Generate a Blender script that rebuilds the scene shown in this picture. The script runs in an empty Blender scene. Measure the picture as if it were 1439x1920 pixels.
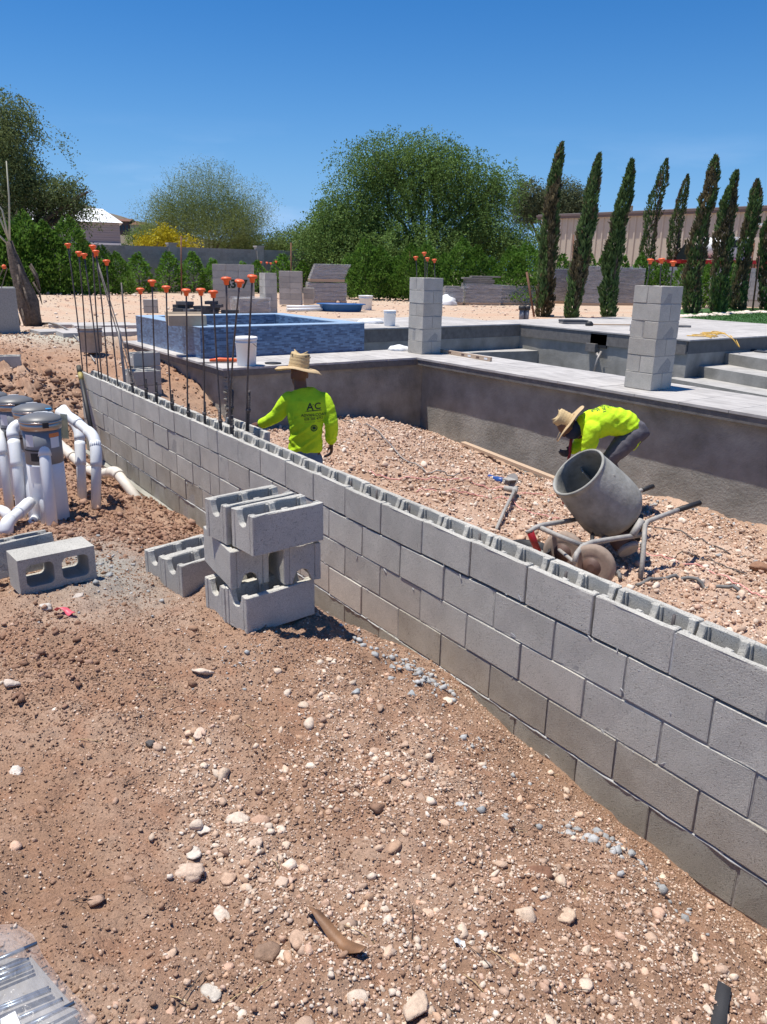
import bpy, bmesh, math, random
import numpy as np
from mathutils import Vector, Matrix, Euler, Quaternion
from mathutils.bvhtree import BVHTree
random.seed(7); RNG = np.random.default_rng(7)
D = bpy.data; S = bpy.context.scene; COL = S.collection
rad = math.radians
# ------------------------------------------------------------------ camera
CAMROT = Matrix(((0.56641881, -0.25552052, 0.7835043), (0.82389824, 0.15364191, -0.5455143), (0.019011, 0.95451738, 0.29754858)))
CAMPOS = Vector((2.4435, -2.5326, 1.3294)); FPX = 1469.13
cd = D.cameras.new('camera'); cam = D.objects.new('camera', cd); COL.objects.link(cam)
cam.matrix_world = Matrix.Translation(CAMPOS) @ CAMROT.to_4x4()
cd.sensor_fit = 'VERTICAL'; cd.sensor_height = 36; cd.lens = 36 * FPX / 1920
cd.clip_start = 0.05; cd.clip_end = 3000
S.camera = cam
# ------------------------------------------------------------------ sky and sun
SUNV = Vector((-0.15, -0.205, 1)).normalized()          # direction towards the sun
EL = math.asin(SUNV.z); AZ = math.atan2(SUNV.x, SUNV.y)
W = D.worlds.new('World'); S.world = W; W.use_nodes = True
nt = W.node_tree; nt.nodes.clear()
wo = nt.nodes.new('ShaderNodeOutputWorld'); bg = nt.nodes.new('ShaderNodeBackground')
sky = nt.nodes.new('ShaderNodeTexSky'); sky.sky_type = 'NISHITA'; sky.sun_disc = False
sky.sun_elevation = EL; sky.sun_rotation = AZ; sky.air_density = 1.15; sky.dust_density = 0.0; sky.ozone_density = 1.6; sky.altitude = 300
tc = nt.nodes.new('ShaderNodeTexCoord')
mp = nt.nodes.new('ShaderNodeMapping'); mp.inputs['Scale'].default_value = (2.2, 2.2, 11)
ns = nt.nodes.new('ShaderNodeTexNoise'); ns.inputs['Scale'].default_value = 1.6; ns.inputs['Detail'].default_value = 7; ns.inputs['Roughness'].default_value = 0.55
cr = nt.nodes.new('ShaderNodeValToRGB'); cr.color_ramp.elements[0].position = 0.52; cr.color_ramp.elements[1].position = 0.78
sx = nt.nodes.new('ShaderNodeSeparateXYZ')
mr = nt.nodes.new('ShaderNodeMapRange'); mr.inputs[1].default_value = 0.0; mr.inputs[2].default_value = 0.16; mr.inputs[3].default_value = 0.8; mr.inputs[4].default_value = 0.0
mu = nt.nodes.new('ShaderNodeMath'); mu.operation = 'MULTIPLY'
mx = nt.nodes.new('ShaderNodeMix'); mx.data_type = 'RGBA'
hs = nt.nodes.new('ShaderNodeHueSaturation'); hs.inputs['Saturation'].default_value = 1.48; hs.inputs['Value'].default_value = .88
L = nt.links.new
# pale blue air near the horizon
hz = nt.nodes.new('ShaderNodeMix'); hz.data_type = 'RGBA'; hz.inputs[7].default_value = (4.3, 6.3, 9.0, 1)
zr = nt.nodes.new('ShaderNodeMath'); zr.operation = 'MULTIPLY'; zr.inputs[1].default_value = -9.0; ze = nt.nodes.new('ShaderNodeMath'); ze.operation = 'EXPONENT'; zm = nt.nodes.new('ShaderNodeMath'); zm.operation = 'MULTIPLY'; zm.inputs[1].default_value = .97; zm.use_clamp = True
zx = nt.nodes.new('ShaderNodeMath'); zx.operation = 'MAXIMUM'; zx.inputs[1].default_value = 0
L(sx.outputs['Z'], zx.inputs[0]); L(zx.outputs[0], zr.inputs[0]); L(zr.outputs[0], ze.inputs[0]); L(ze.outputs[0], zm.inputs[0]); L(zm.outputs[0], hz.inputs['Factor']); L(sky.outputs[0], hz.inputs[6]); L(hz.outputs[2], hs.inputs['Color']); L(tc.outputs['Generated'], mp.inputs[0]); L(mp.outputs[0], ns.inputs['Vector']); L(ns.outputs[0], cr.inputs[0])
L(tc.outputs['Generated'], sx.inputs[0]); L(sx.outputs['Z'], mr.inputs[0]); L(cr.outputs[0], mu.inputs[0]); L(mr.outputs[0], mu.inputs[1])
L(mu.outputs[0], mx.inputs['Factor']); L(hs.outputs[0], mx.inputs[6]); mx.inputs[7].default_value = (7.5, 8.2, 9.0, 1)
tn = nt.nodes.new('ShaderNodeMix'); tn.data_type = 'RGBA'; tn.blend_type = 'MULTIPLY'; tn.inputs['Factor'].default_value = 1; tn.inputs[7].default_value = (.72, .88, 1.13, 1)
L(mx.outputs[2], tn.inputs[6]); L(tn.outputs[2], bg.inputs[0]); bg.inputs[1].default_value = 0.085; L(bg.outputs[0], wo.inputs[0])
sd = D.lights.new('sun', 'SUN'); sun = D.objects.new('sun', sd); COL.objects.link(sun)
sd.energy = 4.9; sd.angle = rad(0.53); sd.color = (1.0, 0.95, 0.87)
sun.rotation_euler = SUNV.to_track_quat('Z', 'Y').to_euler(); sun.location = (0, 0, 30)
S.view_settings.view_transform = 'Standard'; S.view_settings.look = 'None'; S.view_settings.gamma = 1
S.view_settings.exposure = 0.35; S.view_settings.use_curve_mapping = False
S.cycles.max_bounces = 6; S.cycles.transparent_max_bounces = 16; S.cycles.use_denoising = True
# ------------------------------------------------------------------ helpers
def ray(px, py):
    return CAMROT @ Vector(((px - 719.5) / FPX, -(py - 960) / FPX, -1))
def at(px, py, ax, v):
    d = ray(px, py); i = 'xyz'.index(ax); return CAMPOS + d * ((v - CAMPOS[i]) / d[i])
def hd(px, py, dist):                                     # point seen at a pixel, at a horizontal distance
    d = ray(px, py); return CAMPOS + d * (dist / math.hypot(d.x, d.y))
def tag(o, label=None, cat=None, group=None, kind=None):
    if label: o['label'] = label
    if cat: o['category'] = cat
    if group: o['group'] = group
    if kind: o['kind'] = kind
    return o
def empty(name, loc=(0, 0, 0), rz=0, label=None, cat=None, group=None):
    o = D.objects.new(name, None); COL.objects.link(o); o.location = loc; o.rotation_euler = (0, 0, rz); o.empty_display_size = 0.1
    return tag(o, label, cat, group)
def link(name, me, parent=None, loc=(0, 0, 0), rot=(0, 0, 0)):
    o = D.objects.new(name, me); COL.objects.link(o); o.location = loc; o.rotation_euler = rot
    if parent: o.parent = parent
    return o
def np_mesh(name, V, F, mat, col=None, smooth=False, uv=None):
    """V (n,3); F (m,k) same-size faces or list of them"""
    me = D.meshes.new(name); V = np.asarray(V, np.float32)
    Fs = F if isinstance(F, list) else [F]
    Fs = [np.asarray(f, np.int32) for f in Fs if len(f)]
    loops = np.concatenate([f.ravel() for f in Fs]); tot = np.concatenate([np.full(len(f), f.shape[1], np.int32) for f in Fs])
    st = np.concatenate([[0], np.cumsum(tot)[:-1]]).astype(np.int32)
    me.vertices.add(len(V)); me.vertices.foreach_set('co', V.ravel())
    me.loops.add(len(loops)); me.loops.foreach_set('vertex_index', loops)
    me.polygons.add(len(tot)); me.polygons.foreach_set('loop_start', st); me.polygons.foreach_set('loop_total', tot)
    if smooth: me.polygons.foreach_set('use_smooth', np.ones(len(tot), bool))
    me.update(calc_edges=True)
    if col is not None:
        a = me.color_attributes.new('Col', 'FLOAT_COLOR', 'POINT')
        c = np.ones((len(V), 4), np.float32); c[:, :3] = col; a.data.foreach_set('color', c.ravel())
    me.materials.append(mat); me.validate(); return me
class MB:
    """collects shapes into one mesh"""
    def __init__(s): s.bm = bmesh.new()
    def box(s, x0, y0, z0, x1, y1, z1, M=None):
        vs = [s.bm.verts.new(Vector(p) if M is None else M @ Vector(p)) for p in ((x0, y0, z0), (x1, y0, z0), (x1, y1, z0), (x0, y1, z0), (x0, y0, z1), (x1, y0, z1), (x1, y1, z1), (x0, y1, z1))]
        for f in ((0, 3, 2, 1), (4, 5, 6, 7), (0, 1, 5, 4), (1, 2, 6, 5), (2, 3, 7, 6), (3, 0, 4, 7)): s.bm.faces.new([vs[i] for i in f])
        return s
    def prism(s, pts, a, b, axis='z', M=None):
        """polygon pts (2D) extruded from a to b along axis"""
        def m(p, t):
            q = Vector((p[0], p[1], t)) if axis == 'z' else Vector((t, p[0], p[1])) if axis == 'x' else Vector((p[0], t, p[1]))
            return q if M is None else M @ q
        A = [s.bm.verts.new(m(p, a)) for p in pts]; Bv = [s.bm.verts.new(m(p, b)) for p in pts]; n = len(pts)
        try:
            s.bm.faces.new(A[::-1]); s.bm.faces.new(Bv)
            for i in range(n): s.bm.faces.new([A[i], A[(i + 1) % n], Bv[(i + 1) % n], Bv[i]])
        except ValueError: pass
        return s
    def tube(s, pts, r, n=10, cap=True, flat=1.0):
        pts = [Vector(p) for p in pts]; rs = r if isinstance(r, (list, tuple)) else [r] * len(pts)
        rings = []; up = None
        for i, p in enumerate(pts):
            if i == 0: t = pts[1] - pts[0]
            elif i == len(pts) - 1: t = pts[-1] - pts[-2]
            else: t = (pts[i + 1] - p).normalized() + (p - pts[i - 1]).normalized()
            t = t.normalized() if t.length > 1e-9 else Vector((0, 0, 1))
            if up is None: up = Vector((0, 0, 1)) if abs(t.z) < .9 else Vector((1, 0, 0))
            a = t.cross(up).normalized(); b = a.cross(t).normalized(); up = b
            rings.append([s.bm.verts.new(p + (a * math.cos(2 * math.pi * k / n) + b * flat * math.sin(2 * math.pi * k / n)) * rs[i]) for k in range(n)])
        for i in range(len(rings) - 1):
            for k in range(n):
                f = s.bm.faces.new([rings[i][k], rings[i][(k + 1) % n], rings[i + 1][(k + 1) % n], rings[i + 1][k]]); f.smooth = True
        if cap: s.bm.faces.new(rings[0][::-1]); s.bm.faces.new(rings[-1])
        return s
    def lathe(s, prof, M=None, n=20, cap=True, smooth=True, wob=None):
        """prof list of (r,z)"""
        M = M or Matrix(); rings = []
        for (r, z) in prof:
            rings.append([s.bm.verts.new(M @ Vector((r * math.cos(2 * math.pi * k / n) * (1 if wob is None else wob(k, z)), r * math.sin(2 * math.pi * k / n) * (1 if wob is None else wob(k, z)), z))) for k in range(n)])
        for i in range(len(rings) - 1):
            for k in range(n):
                f = s.bm.faces.new([rings[i][k], rings[i][(k + 1) % n], rings[i + 1][(k + 1) % n], rings[i + 1][k]]); f.smooth = smooth
        if cap: s.bm.faces.new(rings[0][::-1]); s.bm.faces.new(rings[-1])
        return s
    def bevel(s, w, seg=1):
        es = [e for e in s.bm.edges if len(e.link_faces) == 2 and e.calc_face_angle(0) > 0.6]
        if es: bmesh.ops.bevel(s.bm, geom=es, offset=w, segments=seg, profile=.5, affect='EDGES', clamp_overlap=True)
        return s
    def jitter(s, a):
        for v in s.bm.verts: v.co += Vector([random.uniform(-a, a) for _ in range(3)])
        return s
    def mesh(s, name, mat):
        bmesh.ops.recalc_face_normals(s.bm, faces=s.bm.faces)
        me = D.meshes.new(name); s.bm.to_mesh(me); s.bm.free(); me.materials.append(mat); return me
    def build(s, name, mat, parent=None, loc=(0, 0, 0), rot=(0, 0, 0)):
        return link(name, s.mesh(name, mat), parent, loc, rot)
def copy_tree(o, parent=None, **kw):
    c = o.copy(); COL.objects.link(c)
    if parent is not None: c.parent = parent
    for ch in list(o.children): copy_tree(ch, c)
    return c
_T = RNG.random((256, 256, 4)).astype(np.float32)
def vnoise(x, y, ch=0):
    xi = np.floor(x).astype(int); yi = np.floor(y).astype(int); fx = x - xi; fy = y - yi
    fx = fx * fx * (3 - 2 * fx); fy = fy * fy * (3 - 2 * fy); T = _T[:, :, ch]
    g = lambda a, b: T[a & 255, b & 255]
    return (g(xi, yi) * (1 - fx) + g(xi + 1, yi) * fx) * (1 - fy) + (g(xi, yi + 1) * (1 - fx) + g(xi + 1, yi + 1) * fx) * fy - .5
def fbm(x, y, s, o=4, ch=0, rough=.5):
    t = 0; a = 1
    for i in range(o): t = t + a * vnoise(x * s + 17.3 * i, y * s - 9.1 * i, ch); s *= 2.03; a *= rough
    return t
# ------------------------------------------------------------------ materials
def newmat(name):
    m = D.materials.new(name); m.use_nodes = True; n = m.node_tree
    return m, n, n.nodes['Principled BSDF']
def mat(name, c, rough=.7, metal=0, noise=0, scale=20, bump=0, bscale=None, spec=.5, c2=None, detail=6, objrand=0, emit=None, alpha=None, coat=0, stretch=None):
    m, n, b = newmat(name); N = n.nodes.new; Lk = n.links.new
    b.inputs['Roughness'].default_value = rough; b.inputs['Metallic'].default_value = metal
    b.inputs['Specular IOR Level'].default_value = spec; b.inputs['Coat Weight'].default_value = coat
    c = (*c, 1); co = None
    tcn = N('ShaderNodeTexCoord'); vec = tcn.outputs['Object']
    if stretch:
        mpn = N('ShaderNodeMapping'); mpn.inputs['Scale'].default_value = stretch; Lk(vec, mpn.inputs[0]); vec = mpn.outputs[0]
    if objrand:
        oi = N('ShaderNodeObjectInfo'); va = N('ShaderNodeVectorMath'); va.operation = 'ADD'
        sc = N('ShaderNodeVectorMath'); sc.operation = 'SCALE'; cx = N('ShaderNodeCombineXYZ')
        for i in range(3): Lk(oi.outputs['Random'], cx.inputs[i])
        Lk(cx.outputs[0], sc.inputs[0]); sc.inputs['Scale'].default_value = 37; Lk(vec, va.inputs[0]); Lk(sc.outputs[0], va.inputs[1]); vec = va.outputs[0]
    if noise or c2:
        t = N('ShaderNodeTexNoise'); t.inputs['Scale'].default_value = scale; t.inputs['Detail'].default_value = detail; t.inputs['Roughness'].default_value = .62
        Lk(vec, t.inputs['Vector'])
        mxn = N('ShaderNodeMix'); mxn.data_type = 'RGBA'; r = N('ShaderNodeMapRange')
        r.inputs[1].default_value = .3; r.inputs[2].default_value = .7; Lk(t.outputs[0], r.inputs[0]); Lk(r.outputs[0], mxn.inputs['Factor'])
        if c2: A, B_ = c, (*c2, 1)
        else: A = tuple(v * (1 - noise) for v in c[:3]) + (1,); B_ = tuple(min(1, v * (1 + noise)) for v in c[:3]) + (1,)
        mxn.inputs[6].default_value = A; mxn.inputs[7].default_value = B_; co = mxn.outputs[2]
    if objrand:
        h = N('ShaderNodeHueSaturation'); r2 = N('ShaderNodeMapRange'); r2.inputs[3].default_value = 1 - objrand; r2.inputs[4].default_value = 1 + objrand
        Lk(oi.outputs['Random'], r2.inputs[0]); Lk(r2.outputs[0], h.inputs['Value'])
        if co is None: h.inputs['Color'].default_value = c
        else: Lk(co, h.inputs['Color'])
        co = h.outputs[0]
    if co is None: b.inputs['Base Color'].default_value = c
    else: Lk(co, b.inputs['Base Color'])
    if bump:
        t2 = N('ShaderNodeTexNoise'); t2.inputs['Scale'].default_value = bscale or scale * 3; t2.inputs['Detail'].default_value = 5; t2.inputs['Roughness'].default_value = .65; Lk(vec, t2.inputs['Vector'])
        bp = N('ShaderNodeBump'); bp.inputs['Strength'].default_value = 1; bp.inputs['Distance'].default_value = bump
        Lk(t2.outputs[0], bp.inputs['Height']); Lk(bp.outputs[0], b.inputs['Normal'])
    if emit: b.inputs['Emission Color'].default_value = (*emit, 1); b.inputs['Emission Strength'].default_value = 1
    if alpha is not None: b.inputs['Alpha'].default_value = alpha
    return m
def attr_mat(name, bump=.004, bscale=60, rough=.95, noise=.18, nscale=90, trans=0, objrand=0, bump2=0):
    m, n, b = newmat(name); N = n.nodes.new; Lk = n.links.new
    b.inputs['Roughness'].default_value = rough; b.inputs['Specular IOR Level'].default_value = .15
    a = N('ShaderNodeAttribute'); a.attribute_name = 'Col'; tcn = N('ShaderNodeTexCoord')
    t = N('ShaderNodeTexNoise'); t.inputs['Scale'].default_value = nscale; t.inputs['Detail'].default_value = 8; t.inputs['Roughness'].default_value = .7; Lk(tcn.outputs['Object'], t.inputs['Vector'])
    r = N('ShaderNodeMapRange'); r.inputs[1].default_value = .3; r.inputs[2].default_value = .7; r.inputs[3].default_value = 1 - noise; r.inputs[4].default_value = 1 + noise; Lk(t.outputs[0], r.inputs[0])
    h = N('ShaderNodeHueSaturation'); Lk(a.outputs['Color'], h.inputs['Color']); Lk(r.outputs[0], h.inputs['Value'])
    co = h.outputs[0]
    if objrand:
        oi = N('ShaderNodeObjectInfo'); r3 = N('ShaderNodeMapRange'); r3.inputs[3].default_value = 1 - objrand; r3.inputs[4].default_value = 1 + objrand
        h3 = N('ShaderNodeHueSaturation'); Lk(oi.outputs['Random'], r3.inputs[0]); Lk(r3.outputs[0], h3.inputs['Value']); Lk(co, h3.inputs['Color']); co = h3.outputs[0]
    Lk(co, b.inputs['Base Color'])
    if bump:
        t2 = N('ShaderNodeTexNoise'); t2.inputs['Scale'].default_value = bscale; t2.inputs['Detail'].default_value = 7; t2.inputs['Roughness'].default_value = .7; Lk(tcn.outputs['Object'], t2.inputs['Vector'])
        bp = N('ShaderNodeBump'); bp.inputs['Strength'].default_value = 1; bp.inputs['Distance'].default_value = bump
        Lk(t2.outputs[0], bp.inputs['Height']); Lk(bp.outputs[0], b.inputs['Normal'])
    if trans:
        tr = N('ShaderNodeBsdfTranslucent'); Lk(co, tr.inputs[0]); ms = N('ShaderNodeMixShader'); ms.inputs[0].default_value = trans
        Lk(b.outputs[0], ms.inputs[1]); Lk(tr.outputs[0], ms.inputs[2]); Lk(ms.outputs[0], n.nodes['Material Output'].inputs[0])
    return m
def cmu_mat(name, c, stain=None, rand=.08, pore=.66):
    """concrete masonry: speckled, pitted, each block a tint of its own"""
    m, n, b = newmat(name); N = n.nodes.new; Lk = n.links.new
    b.inputs['Roughness'].default_value = .95; b.inputs['Specular IOR Level'].default_value = .15
    tcn = N('ShaderNodeTexCoord'); oi = N('ShaderNodeObjectInfo'); cx = N('ShaderNodeCombineXYZ'); sc = N('ShaderNodeVectorMath'); sc.operation = 'SCALE'; sc.inputs['Scale'].default_value = 53
    va = N('ShaderNodeVectorMath'); va.operation = 'ADD'
    for i in range(3): Lk(oi.outputs['Random'], cx.inputs[i])
    Lk(cx.outputs[0], sc.inputs[0]); Lk(tcn.outputs['Object'], va.inputs[0]); Lk(sc.outputs[0], va.inputs[1]); vec = va.outputs[0]
    def noise(scale, det=4, ro=.6):
        t = N('ShaderNodeTexNoise'); t.inputs['Scale'].default_value = scale; t.inputs['Detail'].default_value = det; t.inputs['Roughness'].default_value = ro; Lk(vec, t.inputs['Vector']); return t.outputs[0]
    def rng(s, a, bb, lo, hi):
        r = N('ShaderNodeMapRange'); r.inputs[1].default_value = a; r.inputs[2].default_value = bb; r.inputs[3].default_value = lo; r.inputs[4].default_value = hi; Lk(s, r.inputs[0]); return r.outputs[0]
    def mul(a, bb):
        q = N('ShaderNodeMath'); q.operation = 'MULTIPLY'; Lk(a, q.inputs[0]); Lk(bb, q.inputs[1]); return q.outputs[0]
    fine = rng(noise(260, 3), .3, .7, .76, 1.22); broad = rng(noise(5, 5), .3, .7, .88, 1.1)
    po = rng(noise(150, 2, .5), .60, .70, 1.0, pore); rr = rng(oi.outputs['Random'], 0, 1, 1 - rand, 1 + rand)
    v = mul(mul(mul(fine, broad), po), rr)
    h = N('ShaderNodeHueSaturation'); h.inputs['Color'].default_value = (*c, 1); Lk(v, h.inputs['Value'])
    co = h.outputs[0]
    if stain:
        mxn = N('ShaderNodeMix'); mxn.data_type = 'RGBA'; Lk(rng(noise(3, 6), .35, .62, 0, 1), mxn.inputs['Factor'])
        h2 = N('ShaderNodeHueSaturation'); h2.inputs['Color'].default_value = (*stain, 1); Lk(v, h2.inputs['Value'])
        Lk(co, mxn.inputs[6]); Lk(h2.outputs[0], mxn.inputs[7]); co = mxn.outputs[2]
    Lk(co, b.inputs['Base Color'])
    ad = N('ShaderNodeMath'); ad.operation = 'ADD'; Lk(mul(po, po), ad.inputs[0]); Lk(noise(200, 4), ad.inputs[1])
    bp = N('ShaderNodeBump'); bp.inputs['Distance'].default_value = .0032; bp.inputs['Strength'].default_value = .9; Lk(ad.outputs[0], bp.inputs['Height']); Lk(bp.outputs[0], b.inputs['Normal'])
    return m
def mosaic_mat():
    m, n, b = newmat('blue_mosaic'); N = n.nodes.new; Lk = n.links.new
    b.inputs['Roughness'].default_value = .3
    g = N('ShaderNodeNewGeometry'); sp = N('ShaderNodeSeparateXYZ'); Lk(g.outputs['Position'], sp.inputs[0]); sn = N('ShaderNodeSeparateXYZ'); Lk(g.outputs['Normal'], sn.inputs[0])
    ab = N('ShaderNodeMath'); ab.operation = 'ABSOLUTE'; Lk(sn.outputs['X'], ab.inputs[0])
    gt = N('ShaderNodeMath'); gt.operation = 'GREATER_THAN'; gt.inputs[1].default_value = .5; Lk(ab.outputs[0], gt.inputs[0])
    mm = N('ShaderNodeMix'); mm.data_type = 'FLOAT'; Lk(gt.outputs[0], mm.inputs['Factor']); Lk(sp.outputs['X'], mm.inputs[2]); Lk(sp.outputs['Y'], mm.inputs[3])
    az = N('ShaderNodeMath'); az.operation = 'ABSOLUTE'; Lk(sn.outputs['Z'], az.inputs[0]); gz = N('ShaderNodeMath'); gz.operation = 'GREATER_THAN'; gz.inputs[1].default_value = .5; Lk(az.outputs[0], gz.inputs[0])
    vz = N('ShaderNodeMix'); vz.data_type = 'FLOAT'; Lk(gz.outputs[0], vz.inputs['Factor']); Lk(sp.outputs['Z'], vz.inputs[2]); Lk(sp.outputs['Y'], vz.inputs[3])
    cx = N('ShaderNodeCombineXYZ'); Lk(mm.outputs[0], cx.inputs[0]); Lk(vz.outputs[0], cx.inputs[1])
    br = N('ShaderNodeTexBrick'); br.inputs['Scale'].default_value = 1; br.inputs['Brick Width'].default_value = .085; br.inputs['Row Height'].default_value = .027; br.inputs['Mortar Size'].default_value = .0022
    br.inputs['Color1'].default_value = (.03, .07, .16, 1); br.inputs['Color2'].default_value = (.13, .24, .42, 1); br.inputs['Mortar'].default_value = (.10, .15, .22, 1); br.inputs['Bias'].default_value = -.1
    Lk(cx.outputs[0], br.inputs['Vector']); Lk(br.outputs['Color'], b.inputs['Base Color'])
    return m
M_cmu = cmu_mat('concrete_block', (.47, .452, .405)); M_cmuS = cmu_mat('concrete_block_stained', (.44, .415, .36), stain=(.36, .33, .275), rand=.08)
M_cmuW = cmu_mat('concrete_block_warm', (.48, .45, .395), rand=.13); M_foot = cmu_mat('footing_concrete', (.39, .385, .34), stain=(.31, .30, .255))
M_dark = cmu_mat('dark_paver', (.075, .08, .09), rand=.3)
M_mortar = mat('mortar', (.42, .42, .41), .95, noise=.15, scale=60, bump=.004, bscale=90); M_mortar_dk = mat('mortar_dark', (.32, .31, .29), .95, noise=.2, scale=60, bump=.004, bscale=90)
M_shot = mat('shotcrete', (.185, .178, .155), .95, c2=(.36, .35, .315), scale=2.6, detail=12, bump=.010, bscale=34)
M_plaster = mat('gunite_smooth', (.19, .185, .165), .9, c2=(.34, .33, .30), scale=2.2, detail=10, bump=.006, bscale=25)
M_band = mat('waterline_band', (.10, .105, .11), .8, noise=.15, scale=6, bump=.003, bscale=40)
M_ledge = mat('gunite_ledge', (.30, .29, .27), .9, c2=(.46, .445, .42), scale=3, detail=8, bump=.004, bscale=30)
M_trav = mat('deck_tile', (.33, .31, .29), .75, c2=(.52, .495, .465), scale=2.6, detail=7, bump=.001, bscale=40, objrand=.09, stretch=(1, 3, 1))
M_edge = mat('coping_edge_mortar', (.15, .14, .13), .9, noise=.25, scale=9, bump=.005, bscale=40)
M_mos = mosaic_mat()
M_rebar = mat('rebar_steel', (.12, .105, .10), .65, metal=.5, noise=.35, scale=30, bump=.001, bscale=200)
M_rust = mat('rusty_stake', (.16, .075, .045), .85, noise=.3, scale=20)
M_orange = mat('orange_cap', (.80, .13, .03), .45, noise=.06, scale=30)
M_pvc = mat('pvc_white', (.74, .755, .76), .35, noise=.05, scale=6); M_pvcold = mat('pvc_dusty', (.66, .61, .52), .6, noise=.12, scale=12)
M_hivis = mat('hivis_shirt', (.53, .80, .03), .9, noise=.09, scale=9, bump=.010, bscale=16, spec=.1)
M_print = mat('shirt_print', (.03, .05, .03), .9)
M_jeans = mat('denim', (.11, .17, .25), .9, noise=.25, scale=25, bump=.004, bscale=60); M_pants = mat('grey_trousers', (.10, .095, .11), .85, noise=.15, scale=20, bump=.004, bscale=60)
M_skin = mat('skin', (.13, .062, .038), .6, noise=.12, scale=20); M_black = mat('black_rubber', (.02, .02, .022), .6); M_glove = mat('black_glove', (.02, .02, .025), .7)
M_straw = mat('straw', (.66, .50, .27), .8, c2=(.46, .33, .16), scale=40, bump=.003, bscale=120, stretch=(1, 1, 5)); M_strawb = mat('straw_brim', (.50, .35, .19), .85, c2=(.62, .46, .25), scale=50, bump=.003, bscale=120)
M_drum = mat('drum_cement', (.19, .185, .155), .85, c2=(.42, .415, .38), scale=5, detail=14, bump=.005, bscale=30); M_frame = mat('cement_caked_steel', (.30, .285, .26), .75, metal=.2, c2=(.42, .40, .37), scale=18, bump=.004, bscale=60)
M_red = mat('red_paint', (.28, .012, .015), .35, noise=.1, scale=20); M_tyre = mat('dusty_tyre', (.30, .23, .18), .9, noise=.2, scale=15); M_motor = mat('motor_brown', (.12, .07, .055), .6, noise=.2, scale=12)
M_white = mat('white_plastic', (.78, .78, .77), .4, noise=.05, scale=8); M_blue = mat('blue_plastic', (.03, .12, .33), .4, noise=.1, scale=5); M_bluep = mat('tool_blue', (.02, .07, .26), .4)
M_tank = mat('filter_grey_label', (.21, .22, .235), .5, noise=.06, scale=10); M_ss = mat('stainless_band', (.42, .36, .33), .28, metal=.9, noise=.2, scale=14, stretch=(1, 1, 9)); M_lid = mat('filter_lid', (.13, .13, .13), .45)
M_lab = mat('paper_label', (.72, .72, .72), .6); M_lorg = mat('label_orange', (.7, .22, .06), .5); M_lblue = mat('blue_tag', (.03, .25, .5), .5)
M_wood = mat('pine_board', (.52, .39, .28), .85, c2=(.42, .31, .22), scale=8, stretch=(1, 12, 12), bump=.001, bscale=40); M_card = mat('cardboard', (.46, .36, .25), .85, noise=.08, scale=12)
M_wrapm = mat('wrapped_pavers', (.24, .225, .21), .8, noise=.2, scale=5, bump=.006, bscale=20, objrand=.12)
M_tan = mat('metal_wall_tan', (.50, .43, .34), .6, noise=.04, scale=2); M_fascia = mat('fascia_brown', (.15, .11, .10), .6); M_roofw = mat('white_roof', (.80, .80, .80), .5); M_mauve = mat('mauve_siding', (.34, .30, .31), .8)
M_bark = mat('bark', (.09, .07, .055), .95, noise=.3, scale=12, bump=.01, bscale=30); M_palm = mat('pale_bark', (.16, .125, .10), .95, c2=(.05, .038, .03), scale=14, bump=.02, bscale=20); M_stem = mat('pale_stem', (.42, .42, .32), .8)
M_strapb = mat('amber_strap', (.19, .10, .05), .6, noise=.5, scale=12, bump=.002, bscale=30); M_strapk = mat('black_webbing', (.035, .035, .037), .7, bump=.002, bscale=300)
M_pink = mat('pink_twine', (.72, .33, .30), .7); M_pinkt = mat('pink_tape', (.75, .12, .16), .5); M_paper = mat('paper_scrap', (.8, .82, .8), .6)
M_steelrod = mat('zinc_rod', (.20, .25, .31), .3, metal=.8); M_hose = mat('grey_hose', (.16, .155, .15), .8, noise=.2, scale=20); M_cable = mat('yellow_cord', (.62, .38, .08), .6)
M_wirecl = mat('dull_wire', (.3, .28, .26), .6, metal=.5); M_turf = mat('turf', (.035, .10, .018), .95, noise=.25, scale=40, bump=.01, bscale=150)
M_hill = mat('desert_hill', (.17, .125, .09), .95, c2=(.11, .10, .06), scale=.12, detail=12); M_glass = mat('dark_glass', (.02, .025, .03), .1)
def wrap_mat():
    m, n, b = newmat('plastic_wrap'); N = n.nodes.new; Lk = n.links.new
    b.inputs['Base Color'].default_value = (.8, .8, .82, 1); b.inputs['Roughness'].default_value = .22; b.inputs['Specular IOR Level'].default_value = .8
    tcn = N('ShaderNodeTexCoord'); t = N('ShaderNodeTexNoise'); t.inputs['Scale'].default_value = 3.2; t.inputs['Detail'].default_value = 9; t.inputs['Roughness'].default_value = .6; mpn = N('ShaderNodeMapping'); mpn.inputs['Scale'].default_value = (.6, .6, 5); Lk(tcn.outputs['Object'], mpn.inputs[0]); Lk(mpn.outputs[0], t.inputs['Vector'])
    r = N('ShaderNodeMapRange'); r.inputs[1].default_value = .3; r.inputs[2].default_value = .72; r.inputs[3].default_value = .04; r.inputs[4].default_value = .42; Lk(t.outputs[0], r.inputs[0]); Lk(r.outputs[0], b.inputs['Alpha'])
    bp = N('ShaderNodeBump'); bp.inputs['Distance'].default_value = .01; Lk(t.outputs[0], bp.inputs['Height']); Lk(bp.outputs[0], b.inputs['Normal'])
    return m
M_wrap = wrap_mat()
M_ground = attr_mat('ground', bump=.010, bscale=130, noise=.34, nscale=120)
M_stone = attr_mat('stones', bump=.0035, bscale=150, noise=.22, nscale=90)
M_leaf = attr_mat('leaves', bump=0, noise=.1, nscale=4, trans=.3, rough=.6, objrand=.12)
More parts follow.
